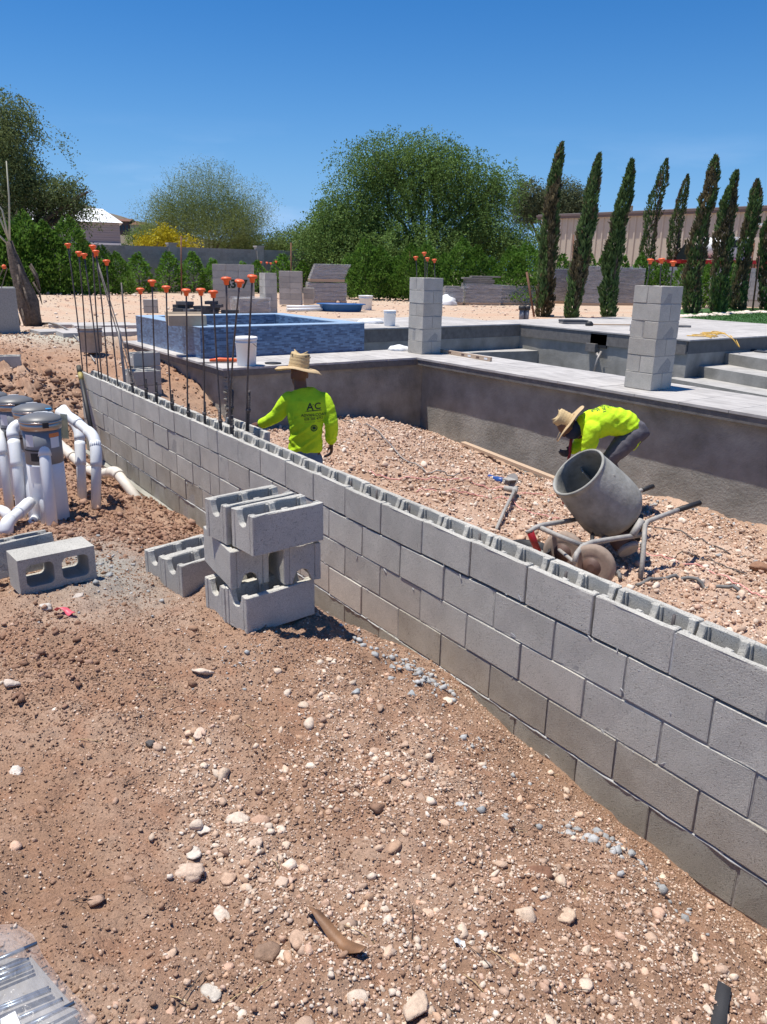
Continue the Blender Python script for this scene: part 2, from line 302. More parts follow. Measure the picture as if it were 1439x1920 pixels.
# ------------------------------------------------------------------ ground heights
A_pts = [(-.68, -1.1, -.355), (-.85, -.75, -.37), (-1.4, -1.17, -.415), (-1.55, -.8, -.45), (-1.7, -1.93, -.345), (-1.7, -1.5, -.35), (-2.6, -1.0, -.5), (-3.2, -.7, -.62), (-3.8, -1.3, -.62), (-4.3, -.9, -.66), (-5.9, -.1, -1.06), (-5.9, -.6, -.9), (-4.6, -.1, -.97),
         (-3.2, -.1, -.95), (-2, -.1, -.93), (-2, -.5, -.72), (-1.28, -.22, -.79), (-1.0, -.3, -.68), (-.68, -.25, -.65), (-.35, -.24, -.67), (-.1, -.24, -.71), (.17, -.24, -.73), (.3, -.22, -.80), (.63, -.22, -.83), (.88, -.22, -.84), (1.14, -.22, -.88), (1.4, -.22, -.86), (2.2, -.3, -.82), (-.49, -.01, -.83), (-1.05, -.01, -.84), (.02, -.01, -.93), (.34, -.01, -.93), (.81, -.01, -.97), (1.05, -.01, -1.0), (1.4, -.01, -.99),
         (2.4, -2.5, -.3), (1, -1.7, -.36), (.8, -2.4, -.3), (1, -.9, -.5), (1.7, -.9, -.5), (0, -1.2, -.42), (0, -.7, -.5), (-1, -2.2, -.33), (-3, -2.3, -.48), (-6, -2, -.6), (-8, -1.2, -.5), (-7.4, -.1, -1.08), (-8.05, -.1, -1.0), (-8.1, -.5, -.85), (-7.2, -.9, -.75), (-9, -1.4, -.4), (-8.75, 0, -.5), (-9.3, -.3, -.22), (-10.5, -.3, -.1), (-11, -1.5, -.15), (-12, 1, -.25), (-13, 0, -.12), (-15, .5, -.15), (3, -4, -.3), (-4, -4, -.4), (-9, -4, -.3)]
B_pts = [(-7.7, 5.1, -1.17), (-6.1, 5.1, -1.29), (-5, 5.1, -1.40), (-4, 5.1, -1.32), (-3, 5.1, -1.2), (-1.7, 5.1, -1.22), (2, 5, -1.15), (-6, 3, -.68), (-6.9, 3.9, -.84), (-5.2, 2.5, -.74), (-4.6, 1.9, -.9), (-7.3, 2.6, -1.02), (-4.2, 3.4, -1.0), (-5.6, 4.2, -1.08), (-8.4, 1.25, -.49), (-9.4, 1.5, -.3), (-9, .7, -.4), (-8.4, .5, -.6), (-7.9, 1.0, -.85), (-7, .7, -1.1),
         (-5, .9, -1.15), (-3.9, 1, -1.2), (-1.4, 2.6, -1.15), (0, 1, -1.12), (-2.6, 2.2, -1.03), (-3, .5, -1.1), (-2.6, 4.2, -1.2), (2, 2, -1.1), (-8, .1, -.85), (-10.5, 1.2, -.2), (-12, 1.5, -.14), (-12, 0, -.2)]
def tps(P):
    P = np.array(P, float); n = len(P); d = np.hypot(P[:, None, 0] - P[None, :, 0], P[:, None, 1] - P[None, :, 1])
    K = d ** 2 * np.log(d + 1e-9) + np.eye(n) * .02; A = np.zeros((n + 3, n + 3)); A[:n, :n] = K; Q = np.c_[np.ones(n), P[:, :2]]; A[:n, n:] = Q; A[n:, :n] = Q.T
    w = np.linalg.solve(A, np.r_[P[:, 2], 0, 0, 0])
    def f(x, y):
        out = w[n] + w[n + 1] * x + w[n + 2] * y
        for i in range(n):
            dd = np.hypot(x - P[i, 0], y - P[i, 1]); out = out + w[i] * dd ** 2 * np.log(dd + 1e-9)
        return out
    return f
fA = tps(A_pts); fB = tps(B_pts)
def sstep(a, b, x): t = np.clip((x - a) / (b - a), 0, 1); return t * t * (3 - 2 * t)
def height(x, y, fine=True):
    x = np.asarray(x, float); y = np.asarray(y, float)
    xc = np.clip(x, -15, 3); ya = np.clip(y, -4, .6); yb = np.clip(y, .1, 5.2)
    a = fA(xc, ya); b = fB(xc, yb); s = sstep(.06, .14, y); s2 = sstep(-.6, .8, y); k = sstep(-8.1, -9.0, x); s = s * (1 - k) + s2 * k
    h = a * (1 - s) + b * s
    yard = -.1 + .05 * fbm(x, y, .3, 3)
    # spoil heaps along the hedge, and a gravel bank
    for (cx, cy, r, hh) in ((-29.5, 7.6, 3.4, .16), (-27.5, 9.6, 1.6, .32), (-30, 4, 3.4, .16), (-31, 1, 4, .16), (-26.5, 11.6, 1.5, .22)):
        yard = yard + hh * np.exp(-((x - cx) ** 2 + (y - cy) ** 2) / (r * r * .5))
    t = np.maximum(sstep(-12, -14.5, x), np.maximum(sstep(4.0, 7, x), np.maximum(sstep(5.5, 6.5, y), sstep(-4.5, -9, y))))
    h = h * (1 - t) + yard * t
    if fine:
        near = np.exp(-(np.maximum(np.hypot(x - 1, y + 1.5) - 8, 0) / 10))
        h = h + ((.035 * fbm(x, y, 1.7, 3, 1) + .044 * fbm(x, y, 7, 6, 2, .64)) * near) * (.45 + .55 * sstep(0, .5, np.abs(y)))
        clod = sstep(-2.2, -4.2, x) * sstep(.2, -.3, y) + sstep(-8.2, -8.6, x) * sstep(-16, -12, x)
        h = h + clod * np.abs(fbm(x, y, 5, 4, 3, .6)) * .09
        p = sstep(.2, .5, y) * sstep(-8.5, -8, x) * (1 - sstep(5, 5.5, y)); h = h + p * np.abs(fbm(x, y, 9, 4, 0, .6)) * .06
        h = h - .05 * sstep(.9, 1.0, y * 0 + 1) * 0
    return h
def gh(x, y): return float(height(np.array([x]), np.array([y]))[0])
def lines(segs):
    out = [];
    for a, b, s in segs: out.append(np.arange(a, b, s))
    return np.concatenate(out)
def grow(a, b, s, g=1.13):
    o = [a]; sg = 1 if b > a else -1
    while (b - o[-1]) * sg > 0: o.append(o[-1] + s * sg); s *= g
    return np.array(o)
gx = np.unique(np.round(np.concatenate([grow(-14, -900, .1), lines([(-14, -9, .07), (-9, -2.4, .04), (-2.4, 2.0, .0145)]), grow(2.0, 500, .05)]), 4))
gy = np.unique(np.round(np.concatenate([grow(-3.0, -300, .05), lines([(-3.0, 0.0, .0145), (0, 5.3, .045)]), grow(5.3, 900, .15)]), 4))
GX, GY = np.meshgrid(gx, gy, indexing='ij'); GZ = height(GX, GY)
def region_col(x, y):
    """soil colour: brown spoil in front, pale pink rubble in the pit, tan yard"""
    n = fbm(x, y, 2.2, 5, 1); n2 = fbm(x, y, 9, 4, 2)
    br = np.array([.345, .212, .138]); red = np.array([.34, .19, .12]); pk = np.array([.56, .40, .30]); tan = np.array([.50, .385, .285]); lt = np.array([.47, .33, .24])
    c = br + (lt - br) * np.clip(.25 + 1.1 * n, 0, 1)[..., None]
    c = c + (red - c) * np.clip(n2 * 1.6, 0, .8)[..., None]
    pit = (sstep(.1, .3, y) * sstep(-9.2, -7.8, x) * (1 - sstep(5.4, 6, y)))[..., None]
    c = c * (1 - pit) + (pk * .62 + br * .3 + (pk - br) * np.clip(n[..., None] * .9, -.3, .4)) * pit
    gr = np.exp(-((x + 2.0) ** 2 / .5 + (y + 1.45) ** 2 / .12))[..., None] * .9                      # spilt grey mortar
    c = c * (1 - gr) + np.array([.33, .33, .30]) * gr
    g2 = np.exp(-((x + 14.0) ** 2 / 3.0 + (y - 1.2) ** 2 / .6))[..., None] * .85
    yd = np.maximum(sstep(-12.5, -14.5, x), sstep(6, 7, y))[..., None]
    c = c * (1 - yd) + (tan + (np.array([.5, .34, .24]) - tan) * np.clip(.3 + 2 * n, 0, 1)[..., None]) * yd
    c = c * (1 - g2) + np.array([.42, .43, .36]) * g2
    far = sstep(60, 140, np.hypot(x, y))[..., None]; c = c * (1 - far) + np.array([.22, .19, .12]) * far
    return np.clip(c, 0, 1)
nx, ny = len(gx), len(gy); idx = np.arange(nx * ny).reshape(nx, ny)
F = np.stack([idx[:-1, :-1], idx[1:, :-1], idx[1:, 1:], idx[:-1, 1:]], -1).reshape(-1, 4)
cxm = ((gx[:-1] + gx[1:]) / 2)[:, None] + 0 * gy[None, :-1]; cym = ((gy[:-1] + gy[1:]) / 2)[None, :] + 0 * gx[:-1, None]
hole = ((cxm > -13.3) & (cxm < 6) & (cym > 5.6) & (cym < 19)) | ((cxm > -11.7) & (cxm < -8) & (cym > 2.25) & (cym < 19))
F = F[~hole.ravel()]
V = np.stack([GX, GY, GZ], -1).reshape(-1, 3)
g = link('ground', np_mesh('ground', V, F, M_ground, region_col(GX, GY).reshape(-1, 3), True)); tag(g, kind='structure')
# ------------------------------------------------------------------ stones
def ico(sub):
    bm = bmesh.new(); bmesh.ops.create_icosphere(bm, subdivisions=sub, radius=1); v = np.array([x.co[:] for x in bm.verts]); f = np.array([[q.index for q in x.verts] for x in bm.faces]); bm.free(); return v, f
ICO = {1: ico(1), 2: ico(2), 3: ico(3)}
def rock_batch(name, xs, ys, sz, cols, sub=1, sink=.3, mat_=M_stone, zz=None, flat=(.45, .9)):
    v, f = ICO[sub]; n = len(xs); nv = len(v)
    rot = RNG.normal(size=(n, 4)); rot /= np.linalg.norm(rot, axis=1)[:, None]; q0, q1, q2, q3 = rot.T
    R = np.stack([np.stack([1 - 2 * (q2 * q2 + q3 * q3), 2 * (q1 * q2 - q0 * q3), 2 * (q1 * q3 + q0 * q2)], -1), np.stack([2 * (q1 * q2 + q0 * q3), 1 - 2 * (q1 * q1 + q3 * q3), 2 * (q2 * q3 - q0 * q1)], -1), np.stack([2 * (q1 * q3 - q0 * q2), 2 * (q2 * q3 + q0 * q1), 1 - 2 * (q1 * q1 + q2 * q2)], -1)], 1)
    sc = np.stack([RNG.uniform(.75, 1.15, n), RNG.uniform(.6, 1, n), RNG.uniform(*flat, n)], -1) * sz[:, None]
    r = 1 + RNG.uniform(-.3, .2, (n, nv)); ax_ = RNG.normal(size=(n, 3)); ax_ /= np.linalg.norm(ax_, axis=1)[:, None]; dp = ax_ @ v.T; r = r * (1 - .38 * np.clip(dp - .25, 0, 1))
    if sub > 1: r = 1 + (r - 1) * .62
    else: r = 1 + (r - 1) * 1.35
    for _ in range(3 if sub == 1 else 6):
        ax2 = RNG.normal(size=(n, 3)); ax2 /= np.linalg.norm(ax2, axis=1)[:, None]; dp = ax2 @ v.T; r = np.minimum(r, RNG.uniform(.28, .68, n)[:, None] / np.maximum(dp, .25))
    P = v[None] * r[..., None]; P = np.einsum('nij,nvj->nvi', R, P) * sc[:, None]
    a = RNG.uniform(0, 6.28, n); c, s = np.cos(a)[:, None], np.sin(a)[:, None]; X = P[..., 0] * c - P[..., 1] * s; Y = P[..., 0] * s + P[..., 1] * c
    z = height(xs, ys) if zz is None else zz
    V = np.stack([X + xs[:, None], Y + ys[:, None], P[..., 2] + (z + sc[:, 2] * (1 - 2 * sink) * .8)[:, None]], -1).reshape(-1, 3)
    Fm = (f[None] + (np.arange(n) * nv)[:, None, None]).reshape(-1, 3)
    C = np.repeat(cols, nv, 0)
    return tag(link(name, np_mesh(name, V, Fm, mat_, C, False)), kind='stuff')
PAL_br = np.array([[.32, .20, .135], [.37, .235, .16], [.27, .165, .11], [.42, .28, .20], [.34, .21, .14]])
PAL_pale = np.array([[.62, .47, .36], [.68, .56, .45], [.55, .38, .27], [.72, .62, .52], [.60, .42, .32], [.48, .36, .28]])
def pick(pal, n, j=.08): c = pal[RNG.integers(0, len(pal), n)]; return np.clip(c * RNG.uniform(1 - j, 1 + j, (n, 1)), 0, 1)
def in_view(x, y, z=-.4, pad=.06):
    d = np.stack([x, y, np.full_like(x, z)], -1) - np.array(CAMPOS); c = d @ np.array(CAMROT); u = c[:, 0] / -c[:, 2] * FPX / 719.5; v = c[:, 1] / -c[:, 2] * FPX / 960
    return (np.abs(u) < 1 + pad) & (np.abs(v) < 1 + pad) & (c[:, 2] < 0)
def scatter(n, x0, x1, y0, y1, dens=None, view=True, bias=True):
    x = RNG.uniform(x0, x1, n); y = RNG.uniform(y0, y1, n); k = np.ones(n, bool)
    if view: k &= in_view(x, y, pad=.45)
    if bias: k &= RNG.random(n) < np.clip(3.2 / np.hypot(x - 2.44, y + 2.53), 0, 1) ** 1.5
    if dens is not None: k &= RNG.random(n) < dens(x, y)
    return x[k], y[k]
def pale_d(x, y):        # how many pale stones: a trail from the lower middle up to the right, sparse on the left
    t = 1.25 * np.exp(-((y + 1.70 + .05 * np.sin(x * 5)) ** 2 / .017)) * sstep(-.35, .1, x) * (1 - sstep(1.05, 1.3, x)) + .7 * np.exp(-((x - 1.35) ** 2 / .07)) * sstep(-1.9, -1.5, y) * (1 - sstep(-.9, -.5, y)) + .4 * np.exp(-((x - .3) ** 2 / .25 + (y + 1.1) ** 2 / .08)) + .5 * np.exp(-((x - .2) ** 2 / .8 + (y + .9) ** 2 / .25)) + .35 * sstep(.6, 1.2, x)
    return np.clip(.02 + .12 * sstep(-.3, .6, x + .4 * y + .4) + t * (1 + 1.1 * fbm(x, y, 4, 3, 2)) + .35 * fbm(x, y, 3, 3, 1), .01, 1)
x, y = scatter(470000, -4.5, 2.9, -3.1, -.02, lambda x, y: np.clip(.70 + 1.1 * fbm(x, y, 2.3, 4, 3) + .5 * pale_d(x, y), .45, 1)); n = len(x); k = RNG.random(n) < .08 + .5 * pale_d(x, y)
c = pick(PAL_br, n); c[k] = pick(PAL_pale, k.sum()); rock_batch('gravel', x, y, RNG.lognormal(-5.62, .40, n).clip(.0018, .010), c)
x, y = scatter(46000, -6, 2.9, -3.1, -.02, lambda x, y: np.clip(.35 + 1.2 * fbm(x, y, 2.3, 4, 3) + .7 * pale_d(x, y), .1, 1)); n = len(x); k = RNG.random(n) < .06 + .8 * pale_d(x, y)
c = pick(PAL_br, n); c[k] = pick(PAL_pale, k.sum()); rock_batch('pebbles', x, y, RNG.lognormal(-4.8, .32, n).clip(.006, .017), c, 1)
x, y = scatter(15000, -6, 2.9, -3.1, -.06, lambda x, y: pale_d(x, y) ** 1.4); n = len(x); rock_batch('pale_stones', x, y, RNG.lognormal(-4.45, .42, n).clip(.008, .030), pick(PAL_pale * np.array([.93, .88, .83]), n, .2), 1, flat=(.5, .9), sink=.45)
x, y = scatter(3600, -6, 2.9, -3.1, -.06, lambda x, y: pale_d(x, y) ** 1.6); n = len(x); rock_batch('caliche_lumps', x, y, RNG.lognormal(-3.75, .3, n).clip(.018, .042), pick(PAL_pale * np.array([.93, .88, .83]), n, .16), 2, flat=(.4, .75), sink=.5)
x, y = scatter(700, -6, 2.9, -3.1, -.06); n = len(x); rock_batch('soil_clods', x, y, RNG.lognormal(-4.3, .4, n).clip(.010, .035), pick(PAL_br, n), 2, flat=(.5, .85))
def clodd(x, y): return np.clip(sstep(-1.6, -3, x) + np.exp(-((x + 1.05) ** 2 / .12 + (y + 1.95) ** 2 / .03)) * 1.0, 0, 1)
x, y = scatter(26000, -8.4, -.3, -2.8, -.03, clodd, bias=False); n = len(x); c = pick(PAL_br * np.array([.85, .8, .8]), n); rock_batch('soil_crumbs', x, y, RNG.lognormal(-4.35, .5, n).clip(.006, .05), c, 1)
x, y = scatter(900, -9.6, -8.15, -1.6, .3, None, bias=False); n = len(x); rock_batch('trench_clods', x, y, RNG.lognormal(-3.5, .5, n).clip(.015, .10), pick(PAL_br * .85, n), 2)
x, y = scatter(9000, -16, -8.2, -3, 1.9, None, bias=False); n = len(x); k = RNG.random(n) < .2; c = pick(PAL_br * 1.05, n); c[k] = pick(PAL_pale, k.sum()); rock_batch('left_rubble', x, y, RNG.lognormal(-4.25, .5, n).clip(.008, .06), c, 1)
x, y = scatter(115000, -8.2, 4.0, .25, 5.15, None, bias=False); n = len(x); c = pick(PAL_pale * np.array([.98, .95, .93]), n, .15); k = RNG.random(n) < .25; c[k] = pick(PAL_br * 1.25, k.sum()); rock_batch('pit_rubble', x, y, RNG.lognormal(-4.5, .5, n).clip(.005, .045), c, 1)
x, y = scatter(1900, -8, 4.0, .4, 5.1, None, bias=False); n = len(x); rock_batch('pit_stones', x, y, RNG.lognormal(-3.5, .38, n).clip(.02, .07), pick(PAL_pale, n, .12), 2)
x = RNG.uniform(-32, -14, 9000); y = RNG.uniform(-6, 22, 9000); n = len(x); k = RNG.random(n) < .3 + .7 * np.exp(-((x + 29) ** 2 / 9)); x, y = x[k], y[k]; n = len(x); rock_batch('yard_gravel', x, y, RNG.lognormal(-3.5, .5, n).clip(.01, .14), pick(PAL_pale, n), 1)
# bluish-grey crumbs of hardened mortar
def mcr(cx, cy, r, n, s=.012):
    x = RNG.normal(cx, r, n); y = RNG.normal(cy, r * .8, n); return x, y, RNG.lognormal(math.log(s), .5, n).clip(.004, .035)
xs, ys, ss = zip(*[mcr(*a) for a in ((-.28, -.42, .12, 150), (-.55, -.55, .07, 40), (.35, -.45, .14, 40, .009), (.95, -.5, .12, 45, .014), (.7, -.85, .1, 10), (1.25, -.45, .1, 25), (-.5, -1.25, .1, 50, .007), (-2.0, -1.45, .35, 120, .01), (-3, 4.7, .9, 200, .02), (0, 4.6, .9, 200, .02), (-5.2, 4.6, .5, 60, .02))])
x, y, s_ = map(np.concatenate, (xs, ys, ss)); rock_batch('mortar_crumbs', x, y, s_, pick(np.array([[.38, .385, .38], [.46, .46, .45], [.33, .335, .33]]), len(x)), 1)
def rock(px, py, z, size, col, label, name='rock', sc=(1, .7, .45), cat='rock', group=None, rz=None):
    p = at(px, py, 'z', z); zz = gh(p.x, p.y); p = at(px, py, 'z', zz)
    v, f = ICO[3]; r = 1 + .16 * fbm(v[:, 0] * 3 + px, v[:, 1] * 3 + v[:, 2] * 2.6, 1.3, 4, 2, .75) + .28 * np.array([vnoise(np.array([q[0] * 1.7 + px]), np.array([q[1] * 1.7 + q[2] * 2.1 + py]))[0] for q in v]) + RNG.uniform(-.075, .075, len(v))
    for _ in range(14):
        a_ = RNG.normal(size=3); a_ /= np.linalg.norm(a_); r = np.minimum(r, RNG.uniform(.42, .85) / np.maximum(v @ a_, .25))
    V = v * (r * (1 + RNG.uniform(-.04, .04, len(v))) * 1.15)[:, None] * np.array(sc) * size + RNG.normal(size=v.shape) * size * .022; c = np.tile(np.array(col), (len(v), 1)) * (1 + .25 * np.array([vnoise(np.array([q[0] * 5 + px]), np.array([q[1] * 5 + q[2] * 3]))[0] for q in v]))[:, None]
    return tag(link(name, np_mesh(name, V * .88, f, M_stone, np.clip(c * .92, 0, 1), False), None, (p.x, p.y, zz + size * sc[2] * .28), (0, 0, random.uniform(0, 3) if rz is None else rz)), label, cat, group)
rock(383, 1262, -.4, .062, (.66, .53, .42), 'flat pale rock lying alone below the stack of blocks', sc=(1, .4, .32), rz=.9)
rock(1008, 1637, -.55, .06, (.24, .13, .085), 'dark brown oblong clod in the dirt right of centre', 'dirt_clod', (1, .5, .42), 'clod', rz=.9)
rock(28, 1452, -.35, .032, (.74, .65, .56), 'round whitish stone near the left edge of the picture', sc=(1, .9, .7))
rock(282, 1397, -.4, .03, (.13, .12, .115), 'small black charred lump on smooth brown soil', 'dark_lump', (1, .8, .6), 'lump')
rock(373, 1377, -.4, .038, (.68, .53, .42), 'pale pinkish stone below the flat rock and left of smaller ones', sc=(1, .85, .4))
rock(398, 1868, -.3, .04, (.58, .52, .44), 'pale flat grey stone near the bottom edge beside the plastic bundle', sc=(1, .8, .4))
rock(780, 1893, -.35, .05, (.62, .47, .35), 'large pale orange stone at the bottom edge of the ground', sc=(1, .9, .5))
rock(500, 1790, -.33, .048, (.30, .20, .14), 'round brown stone with a cracked side left of the amber strap', sc=(1, .9, .6))
rock(1062, 1722, -.5, .045, (.62, .46, .33), 'cracked tan stone beneath the dark clod', sc=(1, .9, .4))
rock(668, 1300, -.5, .03, (.40, .42, .42), 'bluish grey lump of mortar nearest the wall of several', 'mortar_lump', (1, .8, .6), 'mortar lump')
rock(773, 1305, -.55, .035, (.40, .42, .42), 'bluish grey mortar lump at the edge of a crumbled patch', 'mortar_lump', (1, .9, .6), 'mortar lump')
rock(148, 1120, -.4, .04, (.55, .48, .42), 'whitish rubble lump beside crumpled pink tape', sc=(1, .8, .5)); rock(85, 1140, -.4, .045, (.60, .54, .48), 'whitish rubble lump below the hollow block at the left', sc=(1, .7, .5)); rock(22, 1285, -.4, .042, (.60, .50, .42), 'crumbly pinkish white rock at the left edge of the dirt', sc=(1, .8, .6))
for i, (px, py, s) in enumerate([(352, 1640, .05), (445, 1540, .045), (430, 1650, .035), (365, 1600, .035), (480, 1580, .03), (415, 1720, .036), (560, 1765, .045), (380, 1555, .035), (530, 1655, .03)]):
    rock(px, py, -.36, s, PAL_pale[i % 4], 'pale pinkish limestone chunk in the trail of stones at lower middle', sc=(1, .85, .42), group='pale chunks in the stone trail')
rock(1425, 1068, -1.1, .12, (.30, .17, .11), 'reddish brown clod on the pale rubble at the right edge', 'dirt_clod', (1, .8, .6), 'clod')
# ------------------------------------------------------------------ masonry
BL, BW, BH, MU, MH = .397, .194, .194, .4064, .2032
def web_profile(W_=BW, H=BH, sh=.03, notch=.075, drop=0):
    a, b = sh, W_ - sh; m = (a + b) / 2; h = notch / 2 + .012; H = H - drop
    return [(a, 0), (b, 0), (b, H), (m + h, H), (m + h - .008, H - .03), (m + h - .022, H - .062), (m, H - .072), (m - h + .022, H - .062), (m - h + .008, H - .03), (m - h, H), (a, H)]
def bond_beam(length=BL, webs=3, name='bond_beam_block'):
    m = MB(); m.box(0, 0, 0, length, .030, BH); m.box(0, BW - .030, 0, length, BW, BH)
    pr_ = web_profile()
    xs = [0, (length - .034) / 2, length - .034] if webs == 3 else [0, length - .034]
    for i, x0 in enumerate(xs):
        e = .0015 if i == 0 else (-.0015 if i == len(xs) - 1 else 0)
        m.prism(pr_, x0 + e + .0005, x0 + .034 + e - .0005, 'x')
        for sgn, yy in ((1, .030), (-1, BW - .030)):      # thickened roots of each web
            m.prism([(yy, 0), (yy + sgn * .016, 0), (yy + sgn * .010, BH - .004), (yy, BH - .004)], x0 + .004 if i == 0 else x0 - .012, x0 + (.046 if i < len(xs) - 1 else .030), 'x')
    bmesh.ops.subdivide_edges(m.bm, edges=[e for e in m.bm.edges if e.calc_length() > .12], cuts=5)
    m.bevel(.0035)
    for v in m.bm.verts:
        t = 1 if v.co.z > BH - .01 else .35
        v.co += Vector([random.uniform(-.0016, .0016) * t for _ in range(3)])
        if v.co.z > BH - .01: v.co.z -= abs(random.gauss(0, .0018))
    return m
ME_bond = [bond_beam().mesh('bond_beam_block', M_cmu) for _ in range(4)]; ME_bond_half = bond_beam(BL / 2 - .003, 2).mesh('bond_beam_half', M_cmu)
def solid(l=BL, w=BW, h=BH, m_=M_cmu, j=.0008):
    m = MB(); m.box(0, 0, 0, l, w, h); bmesh.ops.subdivide_edges(m.bm, edges=[e for e in m.bm.edges if e.calc_length() > .3], cuts=2); m.bevel(.003); m.jitter(j)
    cen = Vector((l / 2, w / 2, h / 2)); vs_ = [v for v in m.bm.verts]
    for v in random.sample(vs_, min(7, len(vs_))): v.co += (cen - v.co).normalized() * random.uniform(.002, .009)
    return m.mesh('concrete_block', m_)
class Variants(dict):
    def __getitem__(s_, k): return random.choice(dict.__getitem__(s_, k))
ME_solid = {'ha': None, 'a': solid(), 's': solid(m_=M_cmuS), 'h': solid(BL / 2 - .003), 'hs': solid(BL / 2 - .003, m_=M_cmuS), 'w': solid(m_=M_cmuW), 'hw': solid(BL / 2 - .003, m_=M_cmuW), 'f': solid(m_=M_foot), 'hf': solid(BL / 2 - .003, m_=M_foot)}
ME_solid['ha'] = ME_solid['h']
_k = {'a': (BL, M_cmu), 's': (BL, M_cmuS), 'h': (BL / 2 - .003, M_cmu), 'ha': (BL / 2 - .003, M_cmu), 'hs': (BL / 2 - .003, M_cmuS), 'w': (BL, M_cmuW), 'hw': (BL / 2 - .003, M_cmuW), 'f': (BL, M_foot), 'hf': (BL / 2 - .003, M_foot)}
ME_solid = Variants({k: [solid(l=v[0], m_=v[1]) for _ in range(4)] for k, v in _k.items()})
wall = empty('block_wall', (-8.05, 0, -1.016), 0, 'long low grey concrete block wall under construction running from lower right to upper left', 'block wall')
OX = Vector((8.05, 0, 1.016))
def wpart(name, me, x, y, z, rot=(0, 0, 0)): return link(name, me, wall, Vector((x, y, z)) + OX, rot)
def row_edges(c):
    """block boundaries (index units, positive away) of course c"""
    e = [i - 10.0 for i in range(0, 60)]
    if c % 2 == 0: r = [v for v in e if v <= 9] + [v + .5 for v in e if 9 <= v <= 19]
    else: r = [v + .5 for v in e if v + .5 <= 8.6] + [v for v in e if 9 <= v <= 20]
    r = sorted(set([-10.0] + r + [19.8])); return [v for v in r if v <= 19.8]
for c in range(5):
    es = row_edges(c)
    for a, b in zip(es[:-1], es[1:]):
        w_ = (b - a) * MU - .0095
        if w_ < .05: continue
        x0 = -b * MU + .005; z0 = -(c + 1) * MH + .0092; half = w_ < .3
        dz = random.uniform(-.0025, .0025); dy = random.uniform(-.003, .003)
        if c == 0:
            if abs(a) < .01 or a in (-1, -2): dz += .004
            o = wpart('concrete_block', ME_bond_half if half else random.choice(ME_bond), x0, dy, z0 + dz)
        else:
            far = -a * MU
            st = c == 3 and (random.random() < .7 or b < 3)
            o = wpart('concrete_block', ME_solid[('h' if half else '') + ('f' if c == 4 else 's' if st else 'w' if (c == 3 or random.random() < .12) else 'a')], x0, dy, z0 + dz)
        o.scale.x = w_ / (BL if not half else BL / 2 - .003)
        o.rotation_euler = (random.uniform(-.004, .004), 0, random.uniform(-.003, .003))
m = MB(); m.box(-8.03, .0055, -1.03, 4.05, .187, -MH - .004); wpart('mortar', m.mesh('mortar', M_mortar_dk), 0, 0, 0)
m = MB()                                                     # grout low inside the cells of the top course and squeezed out at the joints
m.box(-8.02, .034, -MH - .0035, 4.04, .16, -MH + .05)
for a in row_edges(0):
    xx = -a * MU
    if random.random() < .75: m.box(xx - .004, .004, -MH + .01, xx + .004, .028, -.012)
    if random.random() < .75: m.box(xx - .0045, .166, -MH + .01, xx + .0045, .190, -.01)
m.jitter(.001); wpart('grout', m.mesh('grout', M_mortar), 0, 0, 0)
m = MB(); x_ = -8.0                                          # rough pale bead on the lowest visible bed joint
pts = []
while x_ < 4.0: pts.append((x_, .003 + random.uniform(-.001, .003), -4 * MH - .003 + random.uniform(-.004, .003))); x_ += random.uniform(.02, .05)
m.tube(pts, [random.uniform(.0045, .0075) for _ in pts], 5); wpart('mortar_bead', m.mesh('mortar_bead', M_mortar), 0, 0, 0)
m = MB()                                                     # mortar droppings and smears on the face
for _ in range(170):
    xx = random.uniform(-7.8, 1.9); c = random.choice((1, 2, 3, 3, 4, 4, 4)); zz = -c * MH + random.gauss(0, .012) if random.random() < .7 else random.uniform(-1.0, -.05); s_ = random.uniform(.004, .014)
    bmesh.ops.create_icosphere(m.bm, subdivisions=1, radius=1, matrix=Matrix.Translation((xx, .0005, zz)) @ Matrix.Rotation(random.uniform(0, 3), 4, 'Y') @ Matrix.Diagonal((s_ * random.uniform(1, 2.5), .0028, s_ * .6, 1)))
m.jitter(.0015); tag(wpart('mortar_droppings', m.mesh('mortar_droppings', M_mortar), 0, 0, 0), kind='stuff')
f = MB(); f.box(-8.1, -.06, -1.6, 4.1, .26, -1.022); wpart('footing', f.mesh('footing', M_foot), 0, 0, 0)
# pilaster behind the wall where the mason works
pil = empty('block_pilaster', (-4.26, .197, -MH), 0, 'two-cell block pilaster bonded to the back of the wall beside the mason', 'pilaster')
for i, c in enumerate((0, 1, 2, 3)):
    for k in (0, 1):
        o = link('concrete_block', ME_bond[k] if c == 0 else ME_solid['w'], pil, (k * .41, 0, -c * MH + (.0 if c == 0 else .0)), (0, 0, 0))
